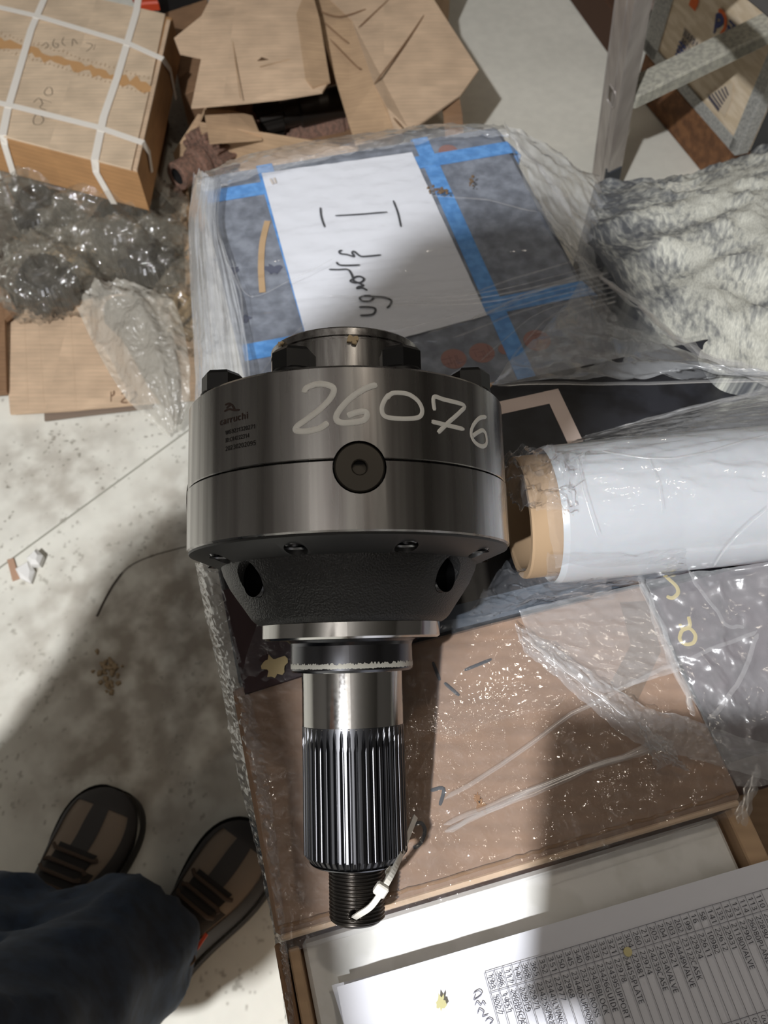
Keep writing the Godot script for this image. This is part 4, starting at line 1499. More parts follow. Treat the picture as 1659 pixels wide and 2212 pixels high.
	obj("carton_body", mb.mesh(), M.card_dark, t)

func flat_cardboard() -> void:
	var t := thing("flat_cardboard", "flat tan cardboard sheet with upside-down figures on the floor", "cardboard")
	var mb := MB.new()
	plate(mb, [P(2, 672, 0.02), P(60, 668, 0.02), P(404, 610, 0.02), P(432, 700, 0.02), P(424, 862, 0.02), P(318, 870, 0.02), P(150, 886, 0.02), P(22, 893, 0.02)], 0.005)
	obj("board_sheet", mb.mesh(), M.card_light, t)
	mb = MB.new()
	strokes(mb, [[[240, 846], [240, 868]], [[240, 856], [246, 852], [246, 844]], [[262, 852], [272, 846], [274, 856], [262, 868], [276, 870]], [[282, 850], [292, 846], [294, 856], [282, 868], [296, 868]]], func(px: float, py: float) -> Vector3: return P(px, py, 0.0202), UP, 0.0035)
	obj("stamped_figures", mb.mesh(), mat(c8(120, 92, 70), 0.9), t, "upside-down stamped figures")
	mb = MB.new()
	strokes(mb, [[[80, 670], [95, 880]], [[150, 660], [164, 884]], [[52, 690], [60, 884]]], func(px: float, py: float) -> Vector3: return P(px, py, 0.0198), UP, 0.007, 0.0006)
	obj("creases", mb.mesh(), M.card_light, t)
	t = thing("grey_board", "grey-brown board slipped under the flat cardboard sheet", "cardboard")
	mb = MB.new()
	plate(mb, [P(95, 880, 0.009), P(96, 908, 0.009), P(180, 897, 0.009), P(330, 880, 0.009), P(330, 860, 0.009)], 0.004)
	obj("board_sheet", mb.mesh(), mat(c8(128, 112, 98), 0.9), t)
	t = thing("folded_carton", "folded brown carton edge at the left border, beside the flat cardboard", "cardboard")
	mb = MB.new()
	plate(mb, [P(-40, 600, 0.05), P(14, 626, 0.05), P(34, 668, 0.05), P(10, 690, 0.04), P(14, 846, 0.03), P(-40, 850, 0.03)], 0.01)
	obj("board_sheet", mb.mesh(), M.card_dark, t)

func bags() -> void:
	var bt := thing("added_shade_sheet", "added dark sheet standing in for the shade under the bagged parts", "cardboard")
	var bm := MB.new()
	plate(bm, [P(-60, 400, 0.016), P(330, 400, 0.016), P(396, 470, 0.016), P(404, 600, 0.016), P(250, 640, 0.016), P(40, 662, 0.016), P(-60, 660, 0.016)], 0.005)  # added dark sheet for the shade under and between the bags
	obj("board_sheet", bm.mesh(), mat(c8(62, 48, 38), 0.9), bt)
	var spec := [
		# x, y, height, radii, turn, white, label, inner kind
		[60, 402, 0.07, Vector3(0.12, 0.06, 0.05), -0.1, false, "small clear bag of dark parts just under the strapped carton's left end", 0],
		[92, 462, 0.085, Vector3(0.105, 0.085, 0.075), 0.2, false, "clear bag round a dark gear with a shiny ring, under the strapped carton", 1],
		[100, 604, 0.07, Vector3(0.085, 0.07, 0.075), -0.3, false, "clear bag round a shiny dark hub, lowest at the left border", 1],
		[150, 555, 0.055, Vector3(0.10, 0.055, 0.06), 0.4, false, "yellowed crumpled bag between the two dark bagged gears", 2],
		[262, 492, 0.085, Vector3(0.125, 0.085, 0.085), 0.25, false, "large clear bag of dark gears below the strapped carton's corner", 1],
		[318, 560, 0.075, Vector3(0.105, 0.075, 0.075), -0.35, false, "clear bag of dark parts nearest the blue carton's left side", 0],
		[396, 670, 0.06, Vector3(0.055, 0.06, 0.09), 0.1, false, "slim brownish bag beside the stack's left edge", 2]]
	for k in spec.size():
		var s: Array = spec[k]
		var t := thing("bagged_part", s[6], "bag", P(s[0], s[1], s[2]), "bagged machine parts on the floor")
		t.rotation.y = s[4]
		var n := noise(200 + k, 6.0, FastNoiseLite.TYPE_SIMPLEX_SMOOTH, FastNoiseLite.FRACTAL_RIDGED, 3)
		var r: Vector3 = s[3]
		var mb := MB.new()
		var rows := []
		for j in 37:
			var e := -PI / 2 + PI * j / 36.0
			var row := []
			for i in 65:
				var a := TAU * i / 64.0
				var p := Vector3(cos(e) * cos(a), sin(e), cos(e) * sin(a))
				var q := p * r * (1.0 + 0.3 * n.get_noise_3d(p.x * 0.16 * (1 + k % 3), p.y * 0.34, p.z * 0.16) + 0.12 * sin(a * 3.0 + k))
				q.y = maxf(q.y, -float(s[2]) + 0.002)
				row.append(q)
			rows.append(row)
		mb.grid(rows, 0)
		obj("clear_bag", mb.mesh(), M.film_bag, t, "crumpled clear plastic bag")
		if s[7] < 2:
			mb = MB.new()
			var rr := minf(r.x, r.z) * 0.76
			var hh := r.y * 0.75
			rows = []
			for e in [[-hh, 0.9], [-hh * 0.9, 1.0], [hh * 0.2, 1.0], [hh * 0.35, 0.85], [hh * 0.36, 0.6], [hh * 0.75, 0.55], [hh * 0.8, 0.48], [hh * 0.8, 0.3], [0.0, 0.28]]:
				var row := []
				for i in 73:
					var tooth := 1.0 if i % 4 in [1, 2] or e[1] < 0.8 else 0.88
					row.append(Vector3(sin(TAU * i / 72) * rr * e[1] * tooth, e[0], cos(TAU * i / 72) * rr * e[1] * tooth))
				rows.append(row)
			mb.grid(rows, -1)
			obj("dark_gear", mb.mesh(), mat(c8(62, 62, 64), 0.35, 0.6), t, "dark steel gear")
		else:
			mb = MB.new()
			var pts := []
			for i in 24:
				pts.append(Vector3(sin(i * 2.4) * r.x * 0.5, -r.y * 0.6 + r.y * 0.8 * fposmod(i * 0.37, 1.0), cos(i * 1.7) * r.z * 0.5))
			mb.tube(smooth(pts, 3), 0.007, 6)
			obj("crumpled_paper", mb.mesh(), mat(c8(150, 126, 92), 0.9), t)
	# the long whitish bag that trails onto the floor
	var t := thing("white_bag", "long whitish plastic bag trailing over the flat cardboard onto the floor", "bag", Vector3.ZERO)
	var rows := []
	var n := noise(230, 1.0, FastNoiseLite.TYPE_SIMPLEX_SMOOTH, FastNoiseLite.FRACTAL_RIDGED, 3)
	var lft := smooth([P(178, 690, 0.03), P(205, 750, 0.03), P(262, 850, 0.03), P(330, 920, 0.01), P(368, 948, 0.004)], 10)
	var rgt := smooth([P(285, 625, 0.08), P(376, 664, 0.085), P(408, 770, 0.08), P(412, 862, 0.05), P(392, 940, 0.004)], 10)
	for i in lft.size():
		var row := []
		for j in 29:
			var f := j / 28.0
			var p: Vector3 = lft[i].lerp(rgt[i], f)
			p.y += (0.05 * sin(PI * f) + 0.03 * n.get_noise_2d(f * 2.2 + i * 0.03, i * 0.06)) * (1.0 - float(i) / lft.size() * 0.75) + 0.004
			row.append(p)
		rows.append(row)
	var mb := MB.new()
	mb.grid(rows, 0)
	obj("bag_film", mb.mesh(), M.film_bag_white, t)
	mb = MB.new()
	var back := []
	for i in 12:
		back.append(lft[mini(i * 3, lft.size() - 1)].lerp(rgt[mini(i * 3, rgt.size() - 1)], 0.55) - UP * 0.012)
	mb.tube(back, [0.02, 0.035, 0.04, 0.04, 0.038, 0.034, 0.03, 0.026, 0.02, 0.014, 0.008, 0.004], 10)
	obj("wrapped_part", mb.mesh(), mat(c8(120, 112, 100), 0.8), t)

func paper_note() -> void:
	var t := thing("handwritten_sheet", "white sheet with large black handwriting on the blue carton", "paper")
	var c := [P(565, 375, 0.523), P(890, 330, 0.523), P(1052, 682, 0.523), P(676, 782, 0.523)]
	var n := noise(301, 3.0)
	var rows := []
	for j in 31:
		var row := []
		for i in 25:
			var l: Vector3 = c[0].lerp(c[3], j / 30.0)
			var r: Vector3 = c[1].lerp(c[2], j / 30.0)
			var p := l.lerp(r, i / 24.0)
			p.y += 0.0012 * n.get_noise_2d(i * 0.08, j * 0.35) + 0.0008
			row.append(p)
		rows.append(row)
	var mb := MB.new()
	mb.grid(rows, 0)
	obj("paper_sheet", mb.mesh(), M.paper, t)
	mb = MB.new()
	var a := func(x: float, y: float) -> Vector3: return P(500.0 + x / 2.37, y / 2.37, 0.5258)
	var b := func(x: float, y: float) -> Vector3: return P(400.0 + x / 3.687, 250.0 + y / 3.687, 0.5258)
	strokes(mb, [[[455, 1062], [460, 1110], [478, 1164]], [[530, 1104], [640, 1098], [798, 1085]], [[828, 1026], [852, 1090], [868, 1162]]], a, UP, 0.0026)
	strokes(mb, [[[1250, 1072], [1228, 1078], [1236, 1098], [1290, 1106], [1345, 1122], [1330, 1092], [1345, 1080], [1395, 1118], [1460, 1118], [1560, 1108]],
		[[1205, 1165], [1228, 1188], [1300, 1192], [1392, 1188]],
		[[1145, 1224], [1220, 1226], [1292, 1224], [1322, 1256], [1338, 1300]],
		[[1330, 1300], [1316, 1318], [1350, 1330], [1400, 1326], [1424, 1300], [1392, 1280], [1352, 1286], [1338, 1310], [1390, 1336], [1420, 1352], [1380, 1362], [1370, 1376], [1412, 1372], [1452, 1392]],
		[[1418, 1436], [1390, 1450], [1410, 1474], [1468, 1474], [1500, 1452], [1470, 1434], [1418, 1436], [1500, 1440], [1590, 1446], [1642, 1472], [1632, 1506], [1606, 1532]],
		[[1385, 1524], [1450, 1522], [1508, 1532], [1514, 1560], [1484, 1584], [1392, 1590]]], b, UP, 0.0028)
	obj("handwriting", mb.mesh(), M.ink, t, "large black pen handwriting")
	mb = MB.new()
	strokes(mb, [[[584, 386], [590, 398]], [[592, 384], [596, 396]]], func(x: float, y: float) -> Vector3: return P(x, y, 0.5258), UP, 0.005)
	obj("brown_smudge", mb.mesh(), mat(c8(206, 196, 186), 0.8), t)

func paper_list() -> void:
	var t := thing("parts_list", "white printed parts list of numbers in a ruled table, lower right", "paper")
	var h := 0.6895
	var o := P(728, 2132, h)
	var e := P(1659, 1858, h)
	var ex := (e - o).normalized()                    # towards the top of the page
	var ez := UP.cross(ex) * -1.0                     # the way the lines read
	if ez.z < 0:
		ez = -ez
	var len := 0.297
	var rows := []
	var n := noise(311, 3.0)
	for j in 25:
		var row := []
		for i in 31:
			row.append(o + ex * len * i / 30.0 + ez * 0.21 * j / 24.0 + UP * (0.0014 * n.get_noise_2d(i * 0.1, j * 0.1) + 0.0006))
		rows.append(row)
	var mb := MB.new()
	mb.grid(rows, 0)
	obj("paper_sheet", mb.mesh(), M.paper2, t)
	# ruled table: rows run along ez, their order along ex
	var p0 := P(1045, 2102, h)
	var q0 := Vector2((p0 - o).dot(ex), (p0 - o).dot(ez))
	var p1 := P(1640, 1925, h)
	var step := ((p1 - o).dot(ex) - q0.x) / 33.0
	var hh := h + 0.0022
	var at := func(u: float, v: float) -> Vector3: return o + ex * u + ez * v + UP * (hh - h)
	var lines := MB.new()
	for k in 36:
		lines.ribbon([at.call(q0.x + step * k, q0.y), at.call(q0.x + step * k, q0.y + 0.13)], UP, 0.00032, 0.00005, 1.0)
	for v in [0.0, 0.0102, 0.056, 0.12]:
		lines.ribbon([at.call(q0.x, q0.y + v), at.call(q0.x + step * 35, q0.y + v)], UP, 0.00032, 0.00005, 1.0)
	obj("table_rules", lines.mesh(), mat(c8(120, 120, 128), 0.8), t, "thin grey table rules")
	var list := ["193|5027", "366|1451", "117|26081CASK", "147|22919", "368|22971", "365|23425SPRING", "352|23441LYINGDOG", "351|22977", "350|22968", "345|23440SUPPORT", "340|23231CROSS", "336|23438BLOCK", "333|23426GUIDE", "332|23439SUPPORT", "321|22978", "319|24455PLATE", "304|22981", "260|22974", "213|24239CASE", "205|24334VALVE", "204|22621", "203|24449VALVE", "202|23122CASK", "199|22924", "16|22611", "58|10982", "141|22612", "135|22931", "123|21180VALVE", "121|22901", "114|26080PLANETARY", "113|22890", "110|22891"]
	mb = MB.new()
	for k in list.size():
		var c: PackedStringArray = list[k].split("|")
		var um := q0.x + step * (k + 0.5)
		for j in 2:
			var v0 := q0.y + (0.0015 if j == 0 else 0.0118)
			var w := 0.0024 * c[j].length()
			text(mb, c[j], func(u: float, vv: float) -> Vector3: return at.call(um + vv * 0.0043, v0 + u * w))
	obj("table_print", mb.mesh(), M.print_grey, t, "printed rows of part numbers")
	mb = MB.new()
	var rg := RandomNumberGenerator.new()
	rg.seed = 12
	for k in 33:      # the third column is in a round-bodied script
		var um := q0.x + step * (k + 0.5)
		for j in 7:
			var v := q0.y + 0.0585 + j * 0.0024
			var kind := rg.randi() % 3
			var pts := []
			for i in 7:
				var a := PI * (0.2 + 1.5 * i / 6.0) + kind
				pts.append(at.call(um + sin(a) * 0.0012 + (0.0009 if kind == 1 and i == 6 else 0.0), v + cos(a) * 0.0009))
			mb.ribbon(pts, UP, 0.00035, 0.00005, 1.0)
	obj("script_column", mb.mesh(), M.print_grey, t, "column of rounded script")
	mb = MB.new()
	strokes(mb, [[[1022, 2146], [1034, 2140], [1040, 2148], [1024, 2160], [1026, 2150]], [[1026, 2172], [1030, 2164], [1038, 2172], [1042, 2164], [1048, 2172]], [[1032, 2190], [1034, 2180], [1044, 2186], [1042, 2196], [1054, 2192]], [[1048, 2206], [1056, 2200], [1064, 2206], [1056, 2214]]], func(x: float, y: float) -> Vector3: return P(x, y, h + 0.002), UP, 0.0005)
	obj("pen_figures", mb.mesh(), mat(c8(120, 120, 132), 0.7), t, "faint handwritten figures")
	# a flake of foam and a yellow dot on it
	t = thing("foam_flake", "yellowish foam flake on the parts list near its left end", "crumb")
	mb = MB.new()
	blot(mb, P(953, 2165, h + 0.002), 0.0035, 41, 0.0016, 1.4)
	obj("flake", mb.mesh(), mat(c8(196, 190, 140), 0.8), t)
	t = thing("yellow_dot", "round yellow spot on the list's row of numbers", "crumb")
	mb = MB.new()
	mb.lathe(Transform3D(Basis(), P(1356, 2056, h + 0.002)), [[0.0026, 0.0], [0.0024, 0.0006], [0.0, 0.0008]], 16)
	obj("spot", mb.mesh(), mat(c8(214, 204, 152), 0.8), t)
	# a second sheet shows at the list's left end
	t = thing("loose_sheet", "second white sheet half under the list's left corner", "paper")
	mb = MB.new()
	plate(mb, [P(716, 2128, 0.682), P(838, 2098, 0.683), P(960, 2260, 0.683), P(770, 2300, 0.682)], 0.0004)
	obj("paper_sheet", mb.mesh(), M.paper, t)

func debris() -> void:
	var t := thing("crumpled_scrap", "crumpled white paper scrap on the floor at the left", "paper")
	var mb := MB.new()
	mb.prism([P(36, 1232, 0.002), P(66, 1214, 0.002), P(78, 1238, 0.002), P(70, 1262, 0.002), P(46, 1252, 0.002)], UP * 0.012, 0.006)
	mb.prism([P(62, 1212, 0.004), P(84, 1192, 0.004), P(98, 1206, 0.004), P(90, 1226, 0.004), P(72, 1226, 0.004)], UP * 0.018, 0.007)
	obj("scrap", mb.mesh(), mat(c8(226, 224, 220), 0.8), t)
	t = thing("brown_scrap", "small brown paper strip beside the white scrap", "paper")
	mb = MB.new()
	mb.prism([P(16, 1210, 0.001), P(30, 1206, 0.001), P(44, 1250, 0.001), P(28, 1256, 0.001)], UP * 0.003, 0.001)
	obj("scrap", mb.mesh(), mat(c8(176, 142, 118), 0.85), t)
	t = thing("thin_wire", "thin dark wire curling on the stained floor", "wire")
	mb = MB.new()
	var r := []
	var path := smooth([P(209, 1331, 0.003), P(228, 1292, 0.003), P(248, 1258, 0.004), P(278, 1224, 0.003), P(330, 1200, 0.002), P(404, 1180, 0.0015)], 6)
	for k in path.size():
		r.append(0.0016 if k < 16 else 0.0007)
	mb.tube(path, r, 6)
	obj("wire", mb.mesh(), mat(c8(66, 58, 50), 0.6), t)
	t = thing("dirt_clod", "dry crumbly dirt clod in the floor shadow", "clod")
	mb = MB.new()
	var rg := RandomNumberGenerator.new()
	rg.seed = 9
	for k in 46:
		var x := 236.0 + rg.randfn() * 14.0
		var y := 1452.0 + rg.randfn() * 20.0
		var q := P(x, y, 0.0)
		var s := rg.randf_range(0.002, 0.0055)
		var base := []
		for j in 5:
			var a := TAU * j / 5 + rg.randf()
			base.append(q + Vector3(cos(a), 0, sin(a)) * s * rg.randf_range(0.7, 1.2) + UP * 0.0005)
		mb.prism(base, UP * s * 1.2, s * 0.4)
	obj("crumbs", mb.mesh(), mat(c8(160, 140, 112), 0.95), t)
	t = thing("grit_pile", "little pile of grit on the blue tape beside the handwritten sheet", "grit")
	mb = MB.new()
	for k in 60:
		var q := P(952.0 + rg.randfn() * 10.0, 413.0 + rg.randfn() * 4.0, 0.537) if k < 48 else P(1018.0 + rg.randfn() * 3.0, 394.0 + rg.randfn() * 5.0, 0.537)
		var s := rg.randf_range(0.0007, 0.0022)
		var base := []
		for j in 5:
			var a := TAU * j / 5
			base.append(q + Vector3(cos(a), 0, sin(a)) * s * rg.randf_range(0.7, 1.2))
		mb.prism(base, UP * s * 1.2, s * 0.4)
	obj("grit", mb.mesh(), mat(c8(112, 92, 70), 0.95), t).set_meta("kind", "stuff")

func stretch_wrap() -> void:
	var t := thing("stretch_wrap", "clear creased stretch film wrapped over the whole stack of cartons", "film")
	# left flank: several thick layers bulging out past the blue carton
	obj("flank_film", sheet([
		[[432, 372, 0.44], [409, 470, 0.40], [413, 620, 0.40], [420, 760, 0.41], [424, 860, 0.44], [410, 1000, 0.52]],
		[[438, 376, 0.52], [425, 470, 0.5], [432, 620, 0.5], [440, 760, 0.5], [442, 860, 0.53], [430, 1000, 0.6]],
		[[462, 392, 0.535], [452, 480, 0.535], [470, 620, 0.535], [490, 760, 0.535], [500, 880, 0.555], [470, 1000, 0.64]],
		[[480, 402, 0.533], [474, 490, 0.53], [510, 620, 0.53], [536, 760, 0.532], [540, 880, 0.555], [500, 1000, 0.66]]], 60, 60, 0.006, 1.6, 9.0, 401), M.film_milk, t, "milky layered film on the left flank")
	obj("flank_film", sheet([
		[[420, 380, 0.48], [412, 480, 0.44], [418, 640, 0.44], [424, 800, 0.45], [420, 900, 0.5]],
		[[452, 386, 0.537], [440, 480, 0.537], [452, 640, 0.537], [466, 800, 0.54], [470, 900, 0.57]],
		[[476, 380, 0.538], [468, 480, 0.538], [488, 640, 0.538], [506, 800, 0.542], [520, 900, 0.57]]], 60, 48, 0.005, 1.2, 7.0, 402), M.film_haze, t)
	# far edge, rolled over the blue carton's back
	obj("edge_film", sheet([
		[[420, 386, 0.46], [520, 344, 0.45], [660, 312, 0.45], [820, 288, 0.45], [960, 272, 0.45], [1088, 276, 0.46]],
		[[430, 392, 0.53], [540, 352, 0.53], [680, 320, 0.53], [830, 298, 0.53], [970, 280, 0.53], [1092, 284, 0.53]],
		[[440, 420, 0.532], [560, 382, 0.532], [690, 350, 0.532], [840, 322, 0.532], [980, 300, 0.532], [1100, 300, 0.532]]], 80, 32, 0.005, 9.0, 3.0, 403), M.film_haze, t)
	# over the blue carton and the sheet of paper
	obj("top_film", sheet([
		[[426, 400, 0.534], [640, 345, 0.534], [860, 310, 0.534], [1090, 282, 0.53]],
		[[440, 560, 0.534], [680, 520, 0.534], [930, 490, 0.534], [1170, 480, 0.53]],
		[[450, 700, 0.536], [720, 670, 0.536], [1000, 640, 0.536], [1270, 610, 0.54]],
		[[460, 860, 0.57], [740, 850, 0.58], [1000, 835, 0.585], [1360, 800, 0.585]]], 90, 120, 0.0025, 1.3, 11.0, 404), M.film, t, "thin clear film over the blue carton")
	# the drape pulled from the blue carton's right edge to the dusty bundle
	obj("drape_film", sheet([
		[[1088, 276, 0.525], [1160, 312, 0.5], [1230, 350, 0.46], [1292, 388, 0.42]],
		[[1130, 360, 0.525], [1190, 396, 0.51], [1250, 432, 0.48], [1310, 470, 0.45]],
		[[1180, 480, 0.528], [1230, 510, 0.52], [1290, 550, 0.5], [1350, 600, 0.49]],
		[[1250, 600, 0.53], [1300, 640, 0.53], [1370, 680, 0.53], [1440, 730, 0.53]],
		[[1170, 720, 0.6], [1300, 740, 0.64], [1430, 770, 0.71], [1600, 806, 0.73]],
		[[1060, 832, 0.70], [1260, 828, 0.71], [1430, 826, 0.72], [1720, 824, 0.735]]], 60, 110, 0.009, 2.2, 7.0, 405), M.film_haze, t, "hazy film drape down to the dusty bundle")
	obj("drape_film", sheet([
		[[1088, 280, 0.522], [1170, 326, 0.48], [1290, 400, 0.42]],
		[[1150, 440, 0.52], [1230, 500, 0.48], [1330, 560, 0.45]],
		[[1262, 610, 0.52], [1330, 660, 0.51], [1400, 700, 0.5]],
		[[1330, 720, 0.55], [1430, 745, 0.55], [1520, 790, 0.55]]], 40, 80, 0.009, 2.5, 5.0, 406), M.film_haze, t)
	# from the dark carton over the roll
	obj("roll_veil", sheet([
		[[1262, 946, 0.706], [1400, 908, 0.715], [1540, 872, 0.72], [1720, 832, 0.72]],
		[[1230, 960, 0.74], [1400, 930, 0.76], [1540, 905, 0.765], [1720, 880, 0.77]],
		[[1200, 985, 0.786], [1400, 968, 0.79], [1560, 955, 0.79], [1720, 945, 0.79]],
		[[1180, 1100, 0.797], [1400, 1080, 0.798], [1560, 1070, 0.798], [1720, 1060, 0.798]],
		[[1200, 1230, 0.775], [1400, 1205, 0.775], [1560, 1190, 0.775], [1720, 1175, 0.775]]], 80, 80, 0.003, 2.0, 10.0, 407), M.film, t, "thin film drawn over the roll")
	obj("roll_veil", sheet([
		[[1262, 948, 0.704], [1400, 910, 0.712], [1540, 874, 0.716], [1720, 834, 0.716]],
		[[1260, 966, 0.74], [1400, 940, 0.75], [1540, 915, 0.755], [1720, 890, 0.755]],
		[[1250, 985, 0.775], [1400, 975, 0.782], [1560, 962, 0.782], [1720, 950, 0.78]]], 80, 40, 0.004, 1.5, 6.0, 408), M.film_haze, t)
	# crumpled tail at the roll's open end
	obj("crumpled_tail", sheet([
		[[1088, 985, 0.77], [1140, 965, 0.785], [1200, 970, 0.795], [1260, 985, 0.8]],
		[[1092, 1020, 0.775], [1130, 1020, 0.79], [1180, 1030, 0.803], [1250, 1050, 0.803]],
		[[1100, 1090, 0.77], [1126, 1090, 0.79], [1165, 1100, 0.8], [1240, 1110, 0.804]]], 48, 48, 0.014, 4.0, 4.0, 409, 1), M.film_crisp, t, "crumpled clear film at the roll's end")
	obj("crumpled_tail", sheet([
		[[1090, 1215, 0.715], [1150, 1235, 0.73], [1220, 1230, 0.745], [1300, 1220, 0.75]],
		[[1050, 1270, 0.704], [1120, 1280, 0.715], [1200, 1278, 0.72], [1320, 1268, 0.72]],
		[[1010, 1330, 0.700], [1080, 1325, 0.702], [1170, 1300, 0.703], [1330, 1290, 0.703]]], 60, 48, 0.012, 4.0, 4.0, 410, 1), M.film_crisp, t)
	obj("crumpled_tail", sheet([
		[[1180, 1200, 0.77], [1280, 1200, 0.768], [1380, 1200, 0.765], [1480, 1190, 0.762]],
		[[1180, 1250, 0.735], [1280, 1250, 0.735], [1380, 1245, 0.73], [1480, 1225, 0.74]],
		[[1185, 1278, 0.705], [1290, 1272, 0.705], [1390, 1262, 0.704], [1490, 1240, 0.71]]], 60, 40, 0.004, 3.0, 3.0, 411), M.film, t)
	# over the brown carton
	obj("brown_film", sheet([
		[[560, 1330, 0.7], [800, 1345, 0.7], [1010, 1335, 0.7], [1200, 1300, 0.7], [1396, 1262, 0.7]],
		[[520, 1500, 0.7], [800, 1500, 0.7], [1010, 1490, 0.7], [1240, 1440, 0.7], [1450, 1400, 0.7]],
		[[560, 1760, 0.7], [800, 1740, 0.7], [1010, 1700, 0.7], [1280, 1620, 0.7], [1540, 1580, 0.7]],
		[[606, 2024, 0.7], [800, 1975, 0.7], [1010, 1910, 0.7], [1300, 1815, 0.7], [1598, 1722, 0.7]],
		[[612, 2060, 0.692], [800, 2010, 0.692], [1010, 1945, 0.692], [1300, 1850, 0.692], [1605, 1758, 0.692]]], 110, 110, 0.0022, 13.0, 9.0, 412, 1), M.film_crisp, t, "crinkled clear film over the brown carton")
	obj("glint_film", sheet([
		[[905, 1400, 0.7035], [1000, 1392, 0.7035], [1130, 1380, 0.704], [1230, 1400, 0.704]],
		[[915, 1480, 0.7035], [1000, 1500, 0.705], [1100, 1490, 0.705], [1240, 1480, 0.704]],
		[[930, 1580, 0.7035], [985, 1590, 0.7035], [1060, 1560, 0.7035], [1200, 1530, 0.7035]]], 90, 80, 0.00028, 17.0, 12.0, 413, 1), M.film_glint, t)
	obj("brown_film", sheet([
		[[1120, 1320, 0.704], [1240, 1290, 0.704], [1392, 1262, 0.706]],
		[[1170, 1420, 0.704], [1290, 1390, 0.704], [1440, 1370, 0.705]],
		[[1300, 1500, 0.704], [1370, 1480, 0.704], [1470, 1450, 0.705]]], 40, 40, 0.002, 3.0, 4.0, 414), M.film_haze, t)
	# the bunched film running across the brown carton to the corner
	obj("bunched_film", sheet([
		[[1110, 1345, 0.702], [1200, 1398, 0.703], [1310, 1474, 0.704], [1400, 1528, 0.705], [1480, 1548, 0.704], [1580, 1585, 0.7], [1700, 1618, 0.69]],
		[[1118, 1372, 0.706], [1198, 1428, 0.709], [1300, 1508, 0.71], [1390, 1566, 0.712], [1470, 1585, 0.71], [1560, 1615, 0.706], [1700, 1655, 0.695]],
		[[1130, 1404, 0.702], [1192, 1456, 0.703], [1290, 1540, 0.704], [1366, 1600, 0.704], [1450, 1628, 0.703], [1540, 1650, 0.702], [1700, 1700, 0.69]]], 120, 40, 0.004, 16.0, 3.0, 417, 1), M.film_haze, t, "bunched crinkled film across the brown carton")
	obj("bunched_film", sheet([
		[[1376, 1560, 0.705], [1410, 1580, 0.708], [1450, 1600, 0.708]],
		[[1396, 1610, 0.705], [1424, 1620, 0.712], [1464, 1640, 0.708]],
		[[1420, 1665, 0.702], [1450, 1650, 0.71], [1490, 1668, 0.704]]], 40, 40, 0.007, 5.0, 5.0, 418, 1), M.film_haze, t)
	# left border of the brown carton: crinkled flakes of film
	obj("crinkled_border", sheet([
		[[422, 1215, 0.66], [446, 1340, 0.66], [474, 1460, 0.655], [506, 1640, 0.65], [552, 1830, 0.65], [590, 2010, 0.65], [606, 2110, 0.65], [622, 2260, 0.65]],
		[[430, 1215, 0.69], [456, 1340, 0.69], [486, 1460, 0.688], [524, 1640, 0.685], [568, 1830, 0.685], [598, 2010, 0.685], [612, 2110, 0.68], [628, 2260, 0.68]],
		[[448, 1215, 0.7], [474, 1340, 0.7], [506, 1460, 0.7], [548, 1640, 0.7], [584, 1830, 0.7], [606, 2010, 0.698], [620, 2110, 0.688], [634, 2260, 0.688]],
		[[470, 1215, 0.699], [498, 1340, 0.699], [530, 1460, 0.699], [572, 1640, 0.699], [600, 1830, 0.699], [616, 2010, 0.698], [628, 2110, 0.688], [640, 2260, 0.688]]], 300, 45, 0.008, 70.0, 3.0, 415, 1), M.film_flake, t, "crinkled film along the left border")
	# haze over the maroon carton
	obj("corner_film", sheet([
		[[1392, 1255, 0.712], [1500, 1238, 0.72], [1600, 1225, 0.73], [1740, 1210, 0.74]],
		[[1450, 1420, 0.703], [1540, 1400, 0.712], [1620, 1390, 0.715], [1740, 1370, 0.72]],
		[[1530, 1580, 0.7], [1590, 1570, 0.702], [1650, 1560, 0.703], [1740, 1540, 0.705]],
		[[1590, 1700, 0.69], [1640, 1700, 0.69], [1680, 1690, 0.69], [1740, 1680, 0.69]]], 60, 70, 0.003, 2.0, 5.0, 416), M.film_haze, t, "milky film over the maroon carton")
